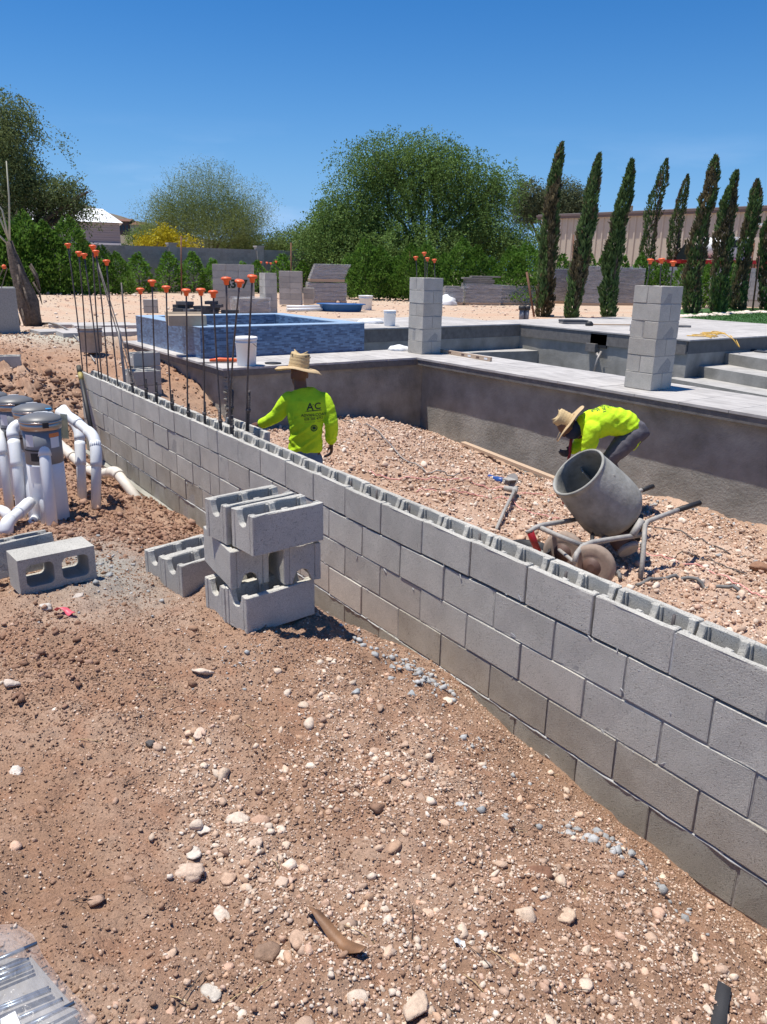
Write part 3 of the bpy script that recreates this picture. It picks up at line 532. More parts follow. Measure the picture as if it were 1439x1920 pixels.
# ------------------------------------------------------------------ rebar with orange caps
capm = MB(); capm.lathe([(.010, -.045), (.019, -.043), (.023, -.012), (.040, -.006), (.042, .004), (.034, .014), (.012, .018)], n=14); ME_cap = capm.mesh('safety_cap', M_orange)
def rebar(base, top, label, r=.008, cap=True, lap=0, group=None, m_=M_rebar):
    base = Vector(base); top = Vector(top); d = top - base; Ln = d.length
    o = empty('rebar', base, 0, label, 'rebar', group); q = d.to_track_quat('Z', 'Y'); o.rotation_mode = 'QUATERNION'; o.rotation_quaternion = q
    bow = random.uniform(-.015, .015); pts = [(bow * math.sin(math.pi * k / 6), 0, Ln * k / 6) for k in range(7)]
    m = MB(); m.tube(pts, r, 6); link('bar', m.mesh('bar', m_), o)
    if lap:
        m = MB(); z = 0; m.tube([(r * 1.9, .002, -.05), (r * 1.9, .002, lap)], r * 1.25, 6)
        while z < lap: m.lathe([(r * 1.2, 0), (r * 1.75, .004), (r * 1.2, .008)], Matrix.Translation((r * 1.9, .002, z)), 6); z += .022
        m.tube([(r * 1.1, 0, lap * .6), (r * 1.1, 0, lap * .6 + .025)], r * 2.8, 8); link('lap_splice', m.mesh('lap_splice', M_rebar), o)
    if cap: link('safety_cap', ME_cap, o, (0, 0, Ln - .005))
    return o
ordn = ['first', 'second', 'third', 'fourth', 'fifth', 'sixth', 'seventh', 'eighth', 'ninth', 'tenth', 'eleventh', 'twelfth', 'thirteenth', 'fourteenth', 'fifteenth', 'sixteenth', 'seventeenth', 'eighteenth', 'nineteenth', 'twentieth']
capx = [(127.7, 458), (148, 473), (158, 477), (174, 461), (180, 471), (200, 489), (228, 530), (263.5, 542), (285.5, 527), (312, 538), (349.6, 544), (377, 543), (400, 547), (424.6, 522)]
bx = [(155, 690), (163, 697), (186, 707), (191, 702), (203, 715), (222, 722), (253, 737), (273.5, 745), (292, 752), (322, 767), (351, 779), (382, 792), (417, 807), (434, 814)]
for i, (c_, b_) in enumerate(zip(capx, bx)):
    p = at(*c_, 'y', .1); q = at(*b_, 'y', .1); q.z = -.14; cap = i != 6
    lb = 'steel rebar without a cap among the capped bars of the wall' if not cap else 'orange capped rebar standing in the wall top, %s from its far left end' % ordn[i if i < 6 else i - 1]
    rebar(q, p, lb, .0085 if i < 7 else .0075, cap, lap=random.uniform(.2, .34) if i > 5 else 0, group='rebars standing in the block wall')
rebar((-4.09, .29, -.14), at(450, 527, 'y', .3), 'orange capped rebar in the pilaster, left of the two beside the mason', lap=.42, group='rebars standing in the block wall'); rebar((-3.72, .29, -.14), at(473.6, 518, 'y', .3), 'orange capped rebar in the pilaster nearest the mason hand', lap=.46, group='rebars standing in the block wall')
for i, (px, py) in enumerate([(175, 463), (179, 477)]):
    p = at(px, py, 'y', .55); rebar((-7.0 + .12 * i - .3, .55, -.6), p, 'orange capped rebar behind the crowded group at the wall end, %s' % ('left one' if i == 0 else 'right one'), group='rebars standing in the block wall')
o = rebar((-7.12, .3, -.7), (-7.22, .3, .55), 'thick grey uncapped steel tube standing among the rebars', .018, False, m_=M_wirecl)
for i, u in enumerate((4.35, 3.6, 2.75, 1.2, -.3, -1.75, -3.4)):
    m = MB(); m.tube([(0, 0, -.15), (.004, 0, -.012 + .01 * (i % 2))], .0075, 6); tag(m.build('rebar_stub', M_rebar, None, (-u * MU, .13, 0)), 'dark rebar stub poking up between the block shells, %s from the mason' % ordn[i], 'rebar stub', 'rebar stubs in the wall')
# ------------------------------------------------------------------ loose blocks
def block(pos, yaw, label, name='concrete_block', kind='bond', tx=0, ty=0, flip=False, group='loose blocks on the dirt'):
    me = {'bond': ME_bond[random.randrange(4)], 'solid': ME_solid['a']}.get(kind, kind)
    o = link(name, me, None, pos, (0, 0, 0)); M = Matrix.Translation(Vector(pos)) @ Euler((0, 0, rad(yaw))).to_matrix().to_4x4() @ Euler((rad(tx), rad(ty), 0)).to_matrix().to_4x4()
    if flip: M = M @ Matrix.Translation((0, BW, BH)) @ Matrix.Rotation(math.pi, 4, 'X')
    o.matrix_world = M; return tag(o, label, 'concrete block', group)
def grnd(x, y, yaw):
    """lowest ground under a block footprint"""
    a = rad(yaw); return min(gh(x + u * math.cos(a) - v * math.sin(a), y + u * math.sin(a) + v * math.cos(a)) for u in (0, .2, .4) for v in (0, .2))
zA = -.353
block((-.684, -1.126, zA), 97, 'front right block at the bottom of the stack, broad face to the viewer'); block((-.884, -1.15, zA - .012), 97, 'back left block at the bottom of the stack')
block((-.79, -.955, zA + .20), 176, 'left crosswise block in the middle layer of the stack, turned upside down', flip=True, tx=0, ty=-2)
block((-.70, -.715, zA + .197), 173, 'right crosswise block in the middle layer of the stack with its notch facing down', flip=True)
block((-.655, -1.095, zA + .403), 96, 'front right block on top of the stack, its trough open to the sky'); block((-.862, -1.135, zA + .405), 97.5, 'back left block on top of the stack, against its twin')
block((-1.416, -1.169, -.425), 103, 'front hollow block on the dirt just left of the stack'); block((-1.62, -1.20, -.435), 103, 'rear hollow block on the dirt left of the stack, pushed against its neighbour')
# hollow block lying on its side, two cores showing
def hollow(L_=BL, Wd=BW, T=BH):
    bm = bmesh.new()
    def loop(pts):
        vs = [bm.verts.new((p[0], 0, p[1])) for p in pts]
        return [bm.edges.new((vs[i], vs[(i + 1) % len(vs)])) for i in range(len(vs))]
    def rr(x0, z0, x1, z1, r, n=5):
        o = []
        for cx, cz, a0 in ((x1 - r, z1 - r, 0), (x0 + r, z1 - r, 90), (x0 + r, z0 + r, 180), (x1 - r, z0 + r, 270)):
            for k in range(n + 1): a = rad(a0 + 90 * k / n); o.append((cx + r * math.cos(a), cz + r * math.sin(a)))
        return o
    es = loop([(0, 0), (L_, 0), (L_, Wd), (0, Wd)]) + loop(rr(.036, .036, .178, Wd - .036, .03)) + loop(rr(L_ - .178, .036, L_ - .036, Wd - .036, .03))
    bmesh.ops.triangle_fill(bm, edges=es, use_beauty=True); fs = bm.faces[:]
    r = bmesh.ops.extrude_face_region(bm, geom=fs); bmesh.ops.translate(bm, verts=[v for v in r['geom'] if isinstance(v, bmesh.types.BMVert)], vec=(0, T, 0))
    m = MB(); m.bm.free(); m.bm = bm; return m.mesh('hollow_block', M_cmu)
ME_hollow = hollow()
block((-1.70, -1.93, -.335), 95, 'hollow block lying on its side with two square cores facing the viewer', kind=ME_hollow, tx=0)
block((-1.97, -2.07, -.33), 92, 'grey block leaning behind the one with two square cores, mortar smeared inside', kind='bond', tx=-10, ty=-3)
# half-buried and stacked blocks further left
block((-6.4, -1.62, -.17), 64, 'pale block behind the pool filters at the left edge, propped on others', kind='solid', tx=0, ty=0)
for i in range(2): block((-6.5, -1.62, -.37 - .2 * i), 64, 'pale block under the one behind the pool filters, %s' % ('upper' if i == 0 else 'lower'), kind='solid')
p = at(44, 706, 'z', -.28); block((p.x, p.y, grnd(p.x, p.y, 250) - .02), 255, 'bond beam block lying on the reddish mound at the left edge with an open end', kind='bond', tx=0)
for k in range(2):
    for j in range(2):
        x0, y0 = -8.5 - .0 * k, .80 + .02 * k
        block((-8.46 - .205 * j, .80, -.5 + .2 * k), 90 if j == 0 else 91, 'bond beam block in the small pile behind the wall, %s %s' % ('upper' if k else 'lower', 'right' if j == 0 else 'left'), group='blocks piled behind the wall')
block((-8.95, .98, -.1), 93, 'bond beam block standing highest at the back of the small pile behind the wall', group='blocks piled behind the wall'); block((-8.95, .98, -.3), 93, 'bond beam block beneath the highest one at the back of the small pile', group='blocks piled behind the wall'); block((-8.95, .98, -.5), 93, 'lowest bond beam block at the back of the small pile', group='blocks piled behind the wall')
# ------------------------------------------------------------------ block columns
def column(x1, y0, z0, n, label, w=BL, zt=None, wide=None):
    """square column whose near corner is (x1, y0)"""
    o = empty('block_column', (x1, y0, z0), 0, label, 'block column'); W2 = wide or w
    for c in range(n):
        z = c * MH + .004; dx, dy = random.uniform(-.003, .003), random.uniform(-.003, .003); k = 'w' if c < n * .55 else 'a'
        if wide: 
            for j in range(int(round(wide / BW / 2))): link('concrete_block', ME_solid[k], o, (-BW if 0 else -.2 + dx, j * .4064 + dy, z), (0, 0, math.pi / 2)) if (c % 2 == 0) else link('concrete_block', ME_solid[k], o, (-.2 + dx, j * .4064 + dy, z), (0, 0, math.pi / 2))
            continue
        if c % 2 == 0:
            for j in range(2): link('concrete_block', ME_solid[k], o, (-.397 + dx, j * .2 + dy, z))
        else:
            for j in range(2): link('concrete_block', ME_solid[k], o, (-.203 + j * .2 + dx - (0.0), dy, z), (0, 0, math.pi / 2))
    m = MB(); m.box(-.39, .007, .001, -.007, .387 if not wide else wide - .03, n * MH - .02); link('mortar', m.mesh('mortar', M_mortar_dk), o); return o
def column_rebars(x1, y0, z0, L_, nm):
    for i, (px, py) in enumerate(L_):
        bxs = (x1 - .31 + .22 * (i % 2), y0 + .08 + .22 * ((i // 2) % 2)); b = Vector((*bxs, z0)); p = at(px, py, 'y', bxs[1]); p.x = max(min(p.x, bxs[0] + .25), bxs[0] - .25)
        b = Vector((p.x, bxs[1], z0 - .08)) if abs(p.x - bxs[0]) > .1 else b - Vector((0, 0, .08))
        rebar(b, p, 'orange capped rebar on top of the %s, %s from the left' % (nm, ordn[i]), .0075, group='rebars on the %s' % nm)
column(-8.03, 5.47, -.029, 6, 'square grey block column at the inner corner of the pool wall')
column(-3.51, 5.5, -.029, 6, 'nearest square grey block column, on the coping to the right of the bending worker')
column_rebars(-8.03, 5.47, 1.19, [(780, 482), (796, 474), (802, 484), (815, 487)], 'corner column'); column_rebars(-3.51, 5.5, 1.19, [(1220.5, 487), (1241, 486), (1263, 491)], 'right column')
p3 = at(499, 590, 'z', -.1)
column(p3.x, p3.y, -.1, 6, 'distant block column rising behind the blue tiled spa'); column_rebars(p3.x, p3.y, 1.11, [(490, 491), (501, 492), (508, 493), (520, 490)], 'far column')
o = column(-15.26, -.12, -.2, 5, 'wide block pier at the left edge in front of the leaning trunk', wide=.81)
rebar((-15.5, .3, .75), at(8, 500, 'y', .3), 'rebar with orange cap on the block pier, left one', group='rebars on the pier'); rebar((-15.5, .42, .75), at(14, 503, 'y', .42), 'rebar with orange cap on the block pier, right one', cap=False, group='rebars on the pier')
# ------------------------------------------------------------------ pool shell, coping and deck
ZD = -.03; PX0, PX1 = -13.25, 5.0
pool = empty('pool', (-7.75, 5.2, ZD), 0, 'raised concrete swimming pool shell with rough grey outer walls and pale coping', 'swimming pool')
PO = Vector((7.75, -5.2, -ZD))
def grid_panel(a, b, c, d, n1, n2, off, nrm, noise=.012, sc=5, cuts=None):
    """vertical panel from (a..b) along one axis and z c..d"""
    V, F = [], []; nrm = Vector(nrm)
    for i in range(n1 + 1):
        for j in range(n2 + 1):
            u = a + (b - a) * i / n1; z = c + (d - c) * j / n2; w = float(fbm(np.array([u * 1.0]), np.array([z * 1.3]), sc, 4, 1)[0]) * noise
            p = Vector((u, off, z)) if abs(nrm.y) > .5 else Vector((off, u, z)); V.append(p + nrm * w)
    for i in range(n1):
        for j in range(n2): k = i * (n2 + 1) + j; F.append((k, k + 1, k + n2 + 2, k + n2 + 1))
    return V, F
def panel(name, m_, *a, parent=pool, **k):
    V, F = grid_panel(*a, **k); me = np_mesh(name, [tuple(v + PO) for v in V], np.array(F), m_, None, True); return link(name, me, parent)
ft = -.145
m = MB(); m.box(-7.95, 5.29, -2, 5, 5.6, ft); m.box(-8.0, 1.95, -2, -7.78, 5.3, ft); m.box(-12.2, 1.96, -1.2, -7.8, 2.2, ft)
for v in m.bm.verts: v.co += PO
link('wall_core', m.mesh('wall_core', M_shot), pool)
panel('outer_wall', M_shot, -7.75, 5, -1.6, ft, 200, 26, 5.27, (0, -1, 0), noise=.006, sc=2.4)
panel('outer_wall', M_shot, 1.88, 5.27, -1.6, ft, 60, 26, -7.75, (1, 0, 0), noise=.014, sc=2.4)
# the lit shotcrete face on the left with its broken edge
V, F = grid_panel(-12.2, -7.76, -1.7, ft, 90, 26, 1.9, (0, -1, 0), noise=.03, sc=3)
Fk = []
for f_ in F:
    c_ = sum((V[i] for i in f_), Vector()) / 4; lo = -.45 - .9 * float(sstep(-10.1, -9.1, c_.x)) + .05 * vnoise(np.array([c_.x * 9]), np.array([1.]))[0]
    if c_.z > lo or c_.x > -9.4: Fk.append(f_)
link('outer_wall', np_mesh('outer_wall', [tuple(v + PO) for v in V], np.array(Fk), M_shot, None, True), pool)
m = MB(); x_ = []; 
for k in range(46):
    z = ft - .02 - k * .032; m.box(-7.83 + random.uniform(-.03, .02) + .0035 * k, 1.86 + random.uniform(-.02, .01), z - .03, -7.72 + random.uniform(-.03, .03) - .0015 * k, 1.95, z)
m.jitter(.008)
for v in m.bm.verts: v.co += PO
link('broken_edge', m.mesh('broken_edge', M_shot), pool)
m = MB()                                                     # dark bedding under the coping
m.box(-7.72, 5.135, ft, 5, 5.6, ZD - .032); m.box(-8.0, 1.82, ft, -7.7, 5.14, ZD - .032); m.box(-12.2, 1.83, ft, -8.0, 2.0, ZD - .032)
for v in m.bm.verts: v.co += PO
link('coping_bed', m.mesh('coping_bed', M_edge), pool)
# interior
panel('inner_wall', M_plaster, 4.8, 12.75, -1.8, -.36, 60, 14, PX0, (1, 0, 0), noise=.01, sc=2)
panel('waterline_band', M_band, 4.8, 12.75, -.36, -.075, 60, 2, PX0 - .004, (1, 0, 0), noise=.004, sc=2)
panel('inner_wall', M_plaster, PX0, -8.05, -1.8, -.30, 60, 14, 12.75, (0, -1, 0), noise=.012, sc=2)
panel('waterline_band', M_band, PX0, -8.05, -.30, -.075, 40, 2, 12.752, (0, -1, 0), noise=.004, sc=2)
panel('waterline_band', M_band, 12.75, 18.6, -.34, -.075, 40, 2, -8.05, (1, 0, 0), noise=.004, sc=2)
panel('inner_wall', M_plaster, 12.75, 18.6, -1.8, -.34, 30, 10, -8.052, (1, 0, 0), noise=.006)
panel('inner_wall', M_plaster, -8.05, 5, -.6, -.075, 40, 4, 18.6, (0, -1, 0), noise=.006)
panel('inner_wall', M_plaster, 4.93, 6.36, -1.8, -.075, 10, 10, -8.86, (-1, 0, 0), noise=.006); panel('inner_wall', M_plaster, -8.86, 5, -1.8, -.075, 60, 10, 6.36, (0, 1, 0), noise=.006)
m = MB(); m.box(PX0 - .3, 4.9, -1.85, 5, 19, -1.78)
for v in m.bm.verts: v.co += PO
link('pool_floor', m.mesh('pool_floor', M_plaster), pool)
def stepped(pts, z0, z1, top, side, nm='step'):
    m = MB(); m.prism([(p[0], p[1]) for p in pts], z0, z1, 'z'); m.bevel(.02, 2)
    for v in m.bm.verts: v.co += PO
    me = m.mesh(nm, side); me.materials.append(top)
    for p in me.polygons:
        if p.normal.z > .7: p.material_index = 1
    return link(nm, me, pool)
stepped([(-13.24, 4.95), (-12.85, 4.95), (-12.85, 11.0), (-12.5, 12.74), (-13.24, 12.74)], -1.79, -.68, M_ledge, M_plaster, 'bench')
stepped([(-8.04, 14.15), (-6.2, 13.55), (5, 13.4), (5, 18.59), (-8.04, 18.59)], -1.77, -.375, M_ledge, M_plaster, 'shelf'); stepped([(-8.25, 13.28), (-6.2, 12.82), (5, 12.7), (5, 13.9), (-8.1, 14.1)], -1.77, -.62, M_ledge, M_plaster); stepped([(-8.3, 12.45), (-5.7, 11.98), (5, 11.9), (5, 13.2), (-8.2, 13.2)], -1.77, -.86, M_ledge, M_plaster)
m = MB()                                                     # coping's scalloped shadow edge put in as dark tubes, then skimmer mouth
for i in range(24):
    xx = PX0 + .1 + i * .21
    if -10.9 < xx < -10.1: continue
    m.tube([(xx + .21 * k / 6, 12.735, -.30 - .035 * math.sin(math.pi * k / 6)) for k in range(7)], .009, 5)
for v in m.bm.verts: v.co += PO
tag(link('scallop_shadow_line', m.mesh('scallop_shadow_line', M_band), pool), kind='stuff')
m = MB(); m.box(-10.75, 12.70, -.42, -10.25, 12.9, -.1); [setattr(v, 'co', v.co + PO) for v in m.bm.verts]; link('skimmer_mouth', m.mesh('skimmer_mouth', M_black), pool)
m = MB(); m.box(-10.8, 12.6, -.52, -10.5, 12.74, -.33); [setattr(v, 'co', v.co + PO) for v in m.bm.verts]; link('skimmer_frame', m.mesh('skimmer_frame', M_edge), pool)
m = MB(); m.tube([(-10.5, 12.68, -.55), (-10.36, 12.6, -.62)], .04, 8); m.tube([(-10.35, 12.66, -.5), (-10.3, 12.5, -.66), (-10.36, 12.45, -1.05)], .03, 8); [setattr(v, 'co', v.co + PO) for v in m.bm.verts]; link('pipe_stub', m.mesh('pipe_stub', M_wirecl), pool)
for (px, py, z) in ((1281, 640 + 12, -.62), (1187, 712, -.86), (935, 652, -.68)):
    p = at(px, py, 'z', z); m = MB(); m.lathe([(.035, 0), (.035, .13), (.055, .13), (.06, .17), (.03, .2)], Matrix.Translation(p + PO), 12); link('capped_stub', m.mesh('capped_stub', M_wirecl), pool)
# coping and deck tiles
def tilemesh(w, d, t=.03): return (lambda m: (m.box(.003, .003, -t, w - .003, d - .003, 0), m.bevel(.003), m.mesh('tile', M_trav))[2])(MB())
TM = {}
def tiles(parent, off, x0, x1, y0, y1, nx_, ny_, z=ZD):
    w, d = (x1 - x0) / nx_, (y1 - y0) / ny_; key = (round(w, 3), round(d, 3))
    if key not in TM: TM[key] = tilemesh(w, d)
    for i in range(nx_):
        for j in range(ny_): link('tile', TM[key], parent, Vector((x0 + i * w, y0 + j * d, z + random.uniform(-.0012, .0012))) + off)
tiles(pool, PO, -7.7, 5.06, 5.12, 6.36, 21, 2); tiles(pool, PO, -8.92, -7.7, 5.12, 6.36, 2, 2); tiles(pool, PO, -8.92, -7.7, 1.80, 5.12, 2, 6); tiles(pool, PO, -12.2, -8.92, 1.80, 2.1, 6, 1)
deck = empty('pool_deck', (-13.3, 12.7, -.08), 0, 'pale tiled deck round the far sides of the empty pool', 'pool deck'); DO = Vector((13.3, -12.7, .08))
m = MB(); m.box(-16.5, 4.9, -.35, PX0 + .02, 12.7, -.064); m.box(-14.6, 12.7, -.35, -8.08, 18.6, -.064); m.box(-13.6, 18.6, -.35, 6, 20.1, -.064); m.box(-12.3, 4.9, -.7, -11.9, 5.1, -.07)
for v in m.bm.verts: v.co += DO
link('slab', m.mesh('slab', M_edge), deck)
tiles(deck, DO, -16.5, PX0 + .06, 4.9, 12.7, 4, 9); tiles(deck, DO, -14.6, -7.98, 12.68, 18.6, 8, 7); tiles(deck, DO, -13.6, 6, 18.6, 20.1, 18, 2)
# spa
spa = empty('spa', (-10.45, 3.45, ZD), 0, 'raised square spa clad in small blue mosaic tiles', 'spa'); SO = Vector((10.45, -3.45, -ZD))
X0, X1, Y0, Y1, T_ = -11.95, -8.95, 2.0, 4.93, .3; ZT = .42
def part_box(parent, off, name, m_, b, bev=0):
    m = MB(); m.box(*b)
    if bev: m.bevel(bev)
    for v in m.bm.verts: v.co += off
    return link(name, m.mesh(name, m_), parent)
part_box(spa, SO, 'side_wall', M_mos, (X0, Y0, ZD - .1, X1, Y0 + T_, ZT)); part_box(spa, SO, 'side_wall', M_mos, (X0, Y1 - T_, ZD - .1, X1, Y1, ZT)); part_box(spa, SO, 'side_wall', M_mos, (X1 - T_, Y0 + T_ + .001, ZD - .1, X1 - .001, Y1 - T_ - .001, ZT - .001)); part_box(spa, SO, 'side_wall', M_mos, (X0 + .001, Y0 + T_ + .001, ZD - .1, X0 + T_, Y1 - T_ - .001, ZT - .001))
M_mostop = mat('pale_blue_tile', (.36, .48, .62), .35, noise=.2, scale=60)
for b in ((X0 - .004, Y0 - .004, ZT + .001, X1 + .004, Y0 + T_, ZT + .012), (X0 - .004, Y1 - T_, ZT + .001, X1 + .004, Y1 + .004, ZT + .012), (X1 - T_, Y0 + T_ + .001, ZT + .001, X1 + .004, Y1 - T_ - .001, ZT + .012), (X0 - .004, Y0 + T_ + .001, ZT + .001, X0 + T_, Y1 - T_ - .001, ZT + .012)): part_box(spa, SO, 'cap_tile', M_mostop, b)
part_box(spa, SO, 'spa_floor', M_ledge, (X0 + T_, Y0 + T_, -.3, X1 - T_, Y1 - T_, .12))
for i, (px, py) in enumerate([(170, 610), (215, 612), (200, 628), (150, 622)]):
    p = at(px, py, 'z', -.08); tag(link('concrete_slab', TM.setdefault(('s', i), (lambda m: (m.box(-.9, -.35, -.12, .9, .35, .03), m.bevel(.01), m.mesh('concrete_slab', M_trav))[2])(MB())), None, (p.x, p.y, gh(p.x, p.y) + .05), (0, 0, 1.35 + .1 * i)), 'flat grey slab on the tan ground left of the spa, %s' % ('farthest', 'rightmost', 'nearest the wall', 'leftmost')[i], 'concrete slab')
# ------------------------------------------------------------------ people
def sdf_mesh(prims, vox=.012, fold=None, smooth=2):
    """join lofted limbs and blobs, voxel-remesh into one continuous skin"""
    m = MB()
    for p in prims:
        if p[0] == 'limb':                       # list of (point, radius[, flatten])
            pts, rs = [Vector(q[0]) for q in p[1]], [q[1] for q in p[1]]
            m.tube(pts, rs, 14)
            for q, r_ in zip(pts, rs): bmesh.ops.create_icosphere(m.bm, subdivisions=2, radius=r_ * .99, matrix=Matrix.Translation(q))
        elif p[0] == 'loft':                     # (centre, half side vector, half depth vector)
            rings = []
            for c_, a_, b_ in p[1]:
                c_, a_, b_ = Vector(c_), Vector(a_), Vector(b_); rings.append([m.bm.verts.new(c_ + a_ * math.copysign(abs(math.cos(t)) ** .85, math.cos(t)) + b_ * math.copysign(abs(math.sin(t)) ** .85, math.sin(t))) for t in [2 * math.pi * k / 20 for k in range(20)]])
            for i in range(len(rings) - 1):
                for k in range(20): m.bm.faces.new([rings[i][k], rings[i][(k + 1) % 20], rings[i + 1][(k + 1) % 20], rings[i + 1][k]])
            m.bm.faces.new(rings[0][::-1]); m.bm.faces.new(rings[-1])
        else:
            bmesh.ops.create_icosphere(m.bm, subdivisions=3, radius=1, matrix=Matrix.Translation(p[1]) @ (p[3] if len(p) > 3 else Matrix()) @ Matrix.Diagonal((*p[2], 1)))
    bmesh.ops.recalc_face_normals(m.bm, faces=m.bm.faces)
    me = D.meshes.new('t'); m.bm.to_mesh(me); m.bm.free(); o = D.objects.new('t', me); COL.objects.link(o)
    md = o.modifiers.new('r', 'REMESH'); md.mode = 'VOXEL'; md.voxel_size = vox
    if smooth: sm = o.modifiers.new('s', 'SMOOTH'); sm.iterations = smooth * 3; sm.factor = .5
    dg = bpy.context.evaluated_depsgraph_get(); ev = o.evaluated_get(dg); out = D.meshes.new_from_object(ev); D.objects.remove(o)
    n = len(out.vertices); co = np.empty(n * 3, np.float32); out.vertices.foreach_get('co', co); co = co.reshape(-1, 3); no = np.empty(n * 3, np.float32); out.vertices.foreach_get('normal', no); no = no.reshape(-1, 3)
    if fold is not None: co = co + no * fold(co)[:, None]; out.vertices.foreach_set('co', co.ravel().astype(np.float32))
    out.polygons.foreach_set('use_smooth', np.ones(len(out.polygons), bool)); out.update(); return out
def give(me, name, m_, parent):
    me.name = name; me.materials.clear(); me.materials.append(m_); return link(name, me, parent)
def folds(co, amp=.012, s=7, ax=(1, 0, .35)):
    u = co[:, 0] * ax[0] + co[:, 1] * ax[1] + co[:, 2] * ax[2]; v = co[:, 2]
    w = fbm(u * .5 + 3, v * .8 + co[:, 1] * .6, s, 2, 1); c1, s1 = .8, .6; p = u * c1 + v * s1; q_ = -u * s1 + v * c1; r1 = 1 - 3.0 * np.abs(fbm(p * .28 + 2, q_ * 1.9, s * 1.25, 2, 2)); p2 = u * c1 - v * s1; q2 = u * s1 + v * c1; r2 = 1 - 3.0 * np.abs(fbm(p2 * .3 + 9, q2 * 1.7, s * 1.2, 2, 3)); return amp * (.55 * w + .42 * np.clip(r1, -.6, 1) + .3 * np.clip(r2, -.6, 1))
def hand(m, wrist, d, side, up, L_=.17, grip=.35):
    """five-finger hand: wrist point, direction d, thumb side vector, palm normal up"""
    d, side, up = Vector(d).normalized(), Vector(side).normalized(), Vector(up).normalized(); w = Vector(wrist); P = []
    P.append(('loft', [(w, side * .026, up * .019), (w + d * .04, side * .038, up * .017), (w + d * .085, side * .040, up * .014)]))
    for i, (o_, l_) in enumerate(((.030, .070), (.010, .080), (-.010, .074), (-.029, .058))):
        b = w + d * .082 + side * o_; k1 = b + d * l_ * .45 - up * l_ * grip * .35; k2 = k1 + d * l_ * .3 - up * l_ * grip * .8; k3 = k2 + d * l_ * .1 - up * l_ * grip * .9; P.append(('limb', [(b, .0095), (k1, .009), (k2, .0082), (k3, .007)]))
    t = w + d * .03 + side * .032; P.append(('limb', [(t, .013), (t + d * .03 + side * .022 - up * .01, .011), (t + d * .06 + side * .022 - up * .03, .009)])); return P
def hat(parent, brim_c, axis, R_=.20, crown=.14, tilt_to=(1, 0, 0), droop=.03):
    axis = Vector(axis).normalized(); t = Vector(tilt_to); t = (t - axis * t.dot(axis)).normalized(); b_ = axis.cross(t); M = Matrix((t, b_, axis)).transposed().to_4x4(); M.translation = Vector(brim_c)
    m = MB(); prof = [(R_, -droop), (R_ + .003, -.012 - droop), (R_ * .8, -.012), (R_ * .55, 0)]
    n = 48; rings = []
    for i, (r, z) in enumerate([(.085, .004), (.12, .0), (.15, -.004), (.18, -.012), (R_, -droop), (R_ + .002, -droop - .006), (.18, -.02), (.15, -.012), (.12, -.008), (.086, -.006)]):
        rings.append([m.bm.verts.new(M @ Vector((r * 1.06 * math.cos(a), r * .96 * math.sin(a), z + .35 * (r - .085) * abs(math.sin(a)) ** 2 * .55 - .10 * (r - .085) * math.cos(a) * 1.0 + .004 * math.sin(5 * a) * (r / R_)))) for a in [2 * math.pi * k / n for k in range(n)]])
    for i in range(len(rings)):
        for k in range(n): f = m.bm.faces.new([rings[i][k], rings[i][(k + 1) % n], rings[(i + 1) % len(rings)][(k + 1) % n], rings[(i + 1) % len(rings)][k]]); f.smooth = True
    h = m.build('hat_brim', M_strawb, parent)
    m = MB(); rings = []
    for j in range(15):
        t_ = j / 14; z = crown * t_; r = .088 - .010 * t_ + .0022 * math.sin(j * 2.1)
        if t_ > .86: r *= math.sqrt(max(0, 1 - ((t_ - .86) / .15) ** 2)) * .5 + .5
        rings.append([m.bm.verts.new(M @ Vector((r * 1.12 * math.cos(a), r * .95 * math.sin(a), z - (.02 * t_ ** 4) * (1 - abs(math.sin(a)) * .0) + .012 * t_ ** 3 * math.cos(2 * a)))) for a in [2 * math.pi * k / 32 for k in range(32)]])
    for j, (r, z) in enumerate([(.06, crown - .008), (.03, crown - .035), (.004, crown - .045)]):
        rings.append([m.bm.verts.new(M @ Vector((r * 1.1 * math.cos(a), r * .75 * math.sin(a), z + .018 * math.cos(2 * a) * (r / .06)))) for a in [2 * math.pi * k / 32 for k in range(32)]])
    for i in range(len(rings) - 1):
        for k in range(32): f = m.bm.faces.new([rings[i][k], rings[i][(k + 1) % 32], rings[i + 1][(k + 1) % 32], rings[i + 1][k]]); f.smooth = True
    m.bm.faces.new(rings[-1]); c_ = m.build('hat_crown', M_straw, h)
    m = MB()
    for (a, z) in ((.3, .72), (.6, .80), (.95, .72), (2.4, .72), (2.75, .8), (3.4, .72)):
        p = Vector((.083 * 1.12 * math.cos(a), .083 * .95 * math.sin(a), crown * z)); m.lathe([(.007, 0), (.007, .004)], M @ Matrix.Translation(p) @ Vector((p.x, p.y, 0)).to_track_quat('Z', 'Y').to_matrix().to_4x4(), 8)
    m.build('vent_hole', M_black, h); return h
def head(cpos, face, up, r=.098):
    """head prims: face direction and up vector"""
    c_, f, u = Vector(cpos), Vector(face).normalized(), Vector(up).normalized(); s = f.cross(u).normalized(); R_ = Matrix((s, f, u)).transposed().to_4x4(); g = lambda a, b, c: c_ + s * a + f * b + u * c
    P = [('ell', g(0, 0, .02), (.076, .095, .10), R_), ('ell', g(0, .025, -.05), (.058, .07, .065), R_), ('ell', g(0, .102, -.01), (.013, .022, .026), R_), ('ell', g(.078, -.005, -.01), (.010, .02, .032), R_), ('ell', g(-.078, -.005, -.01), (.010, .02, .032), R_), ('ell', g(0, .088, -.055), (.026, .012, .009), R_), ('ell', g(0, .078, -.09), (.03, .02, .02), R_), ('ell', g(0, .08, .028), (.05, .02, .012), R_)]
    return P, g
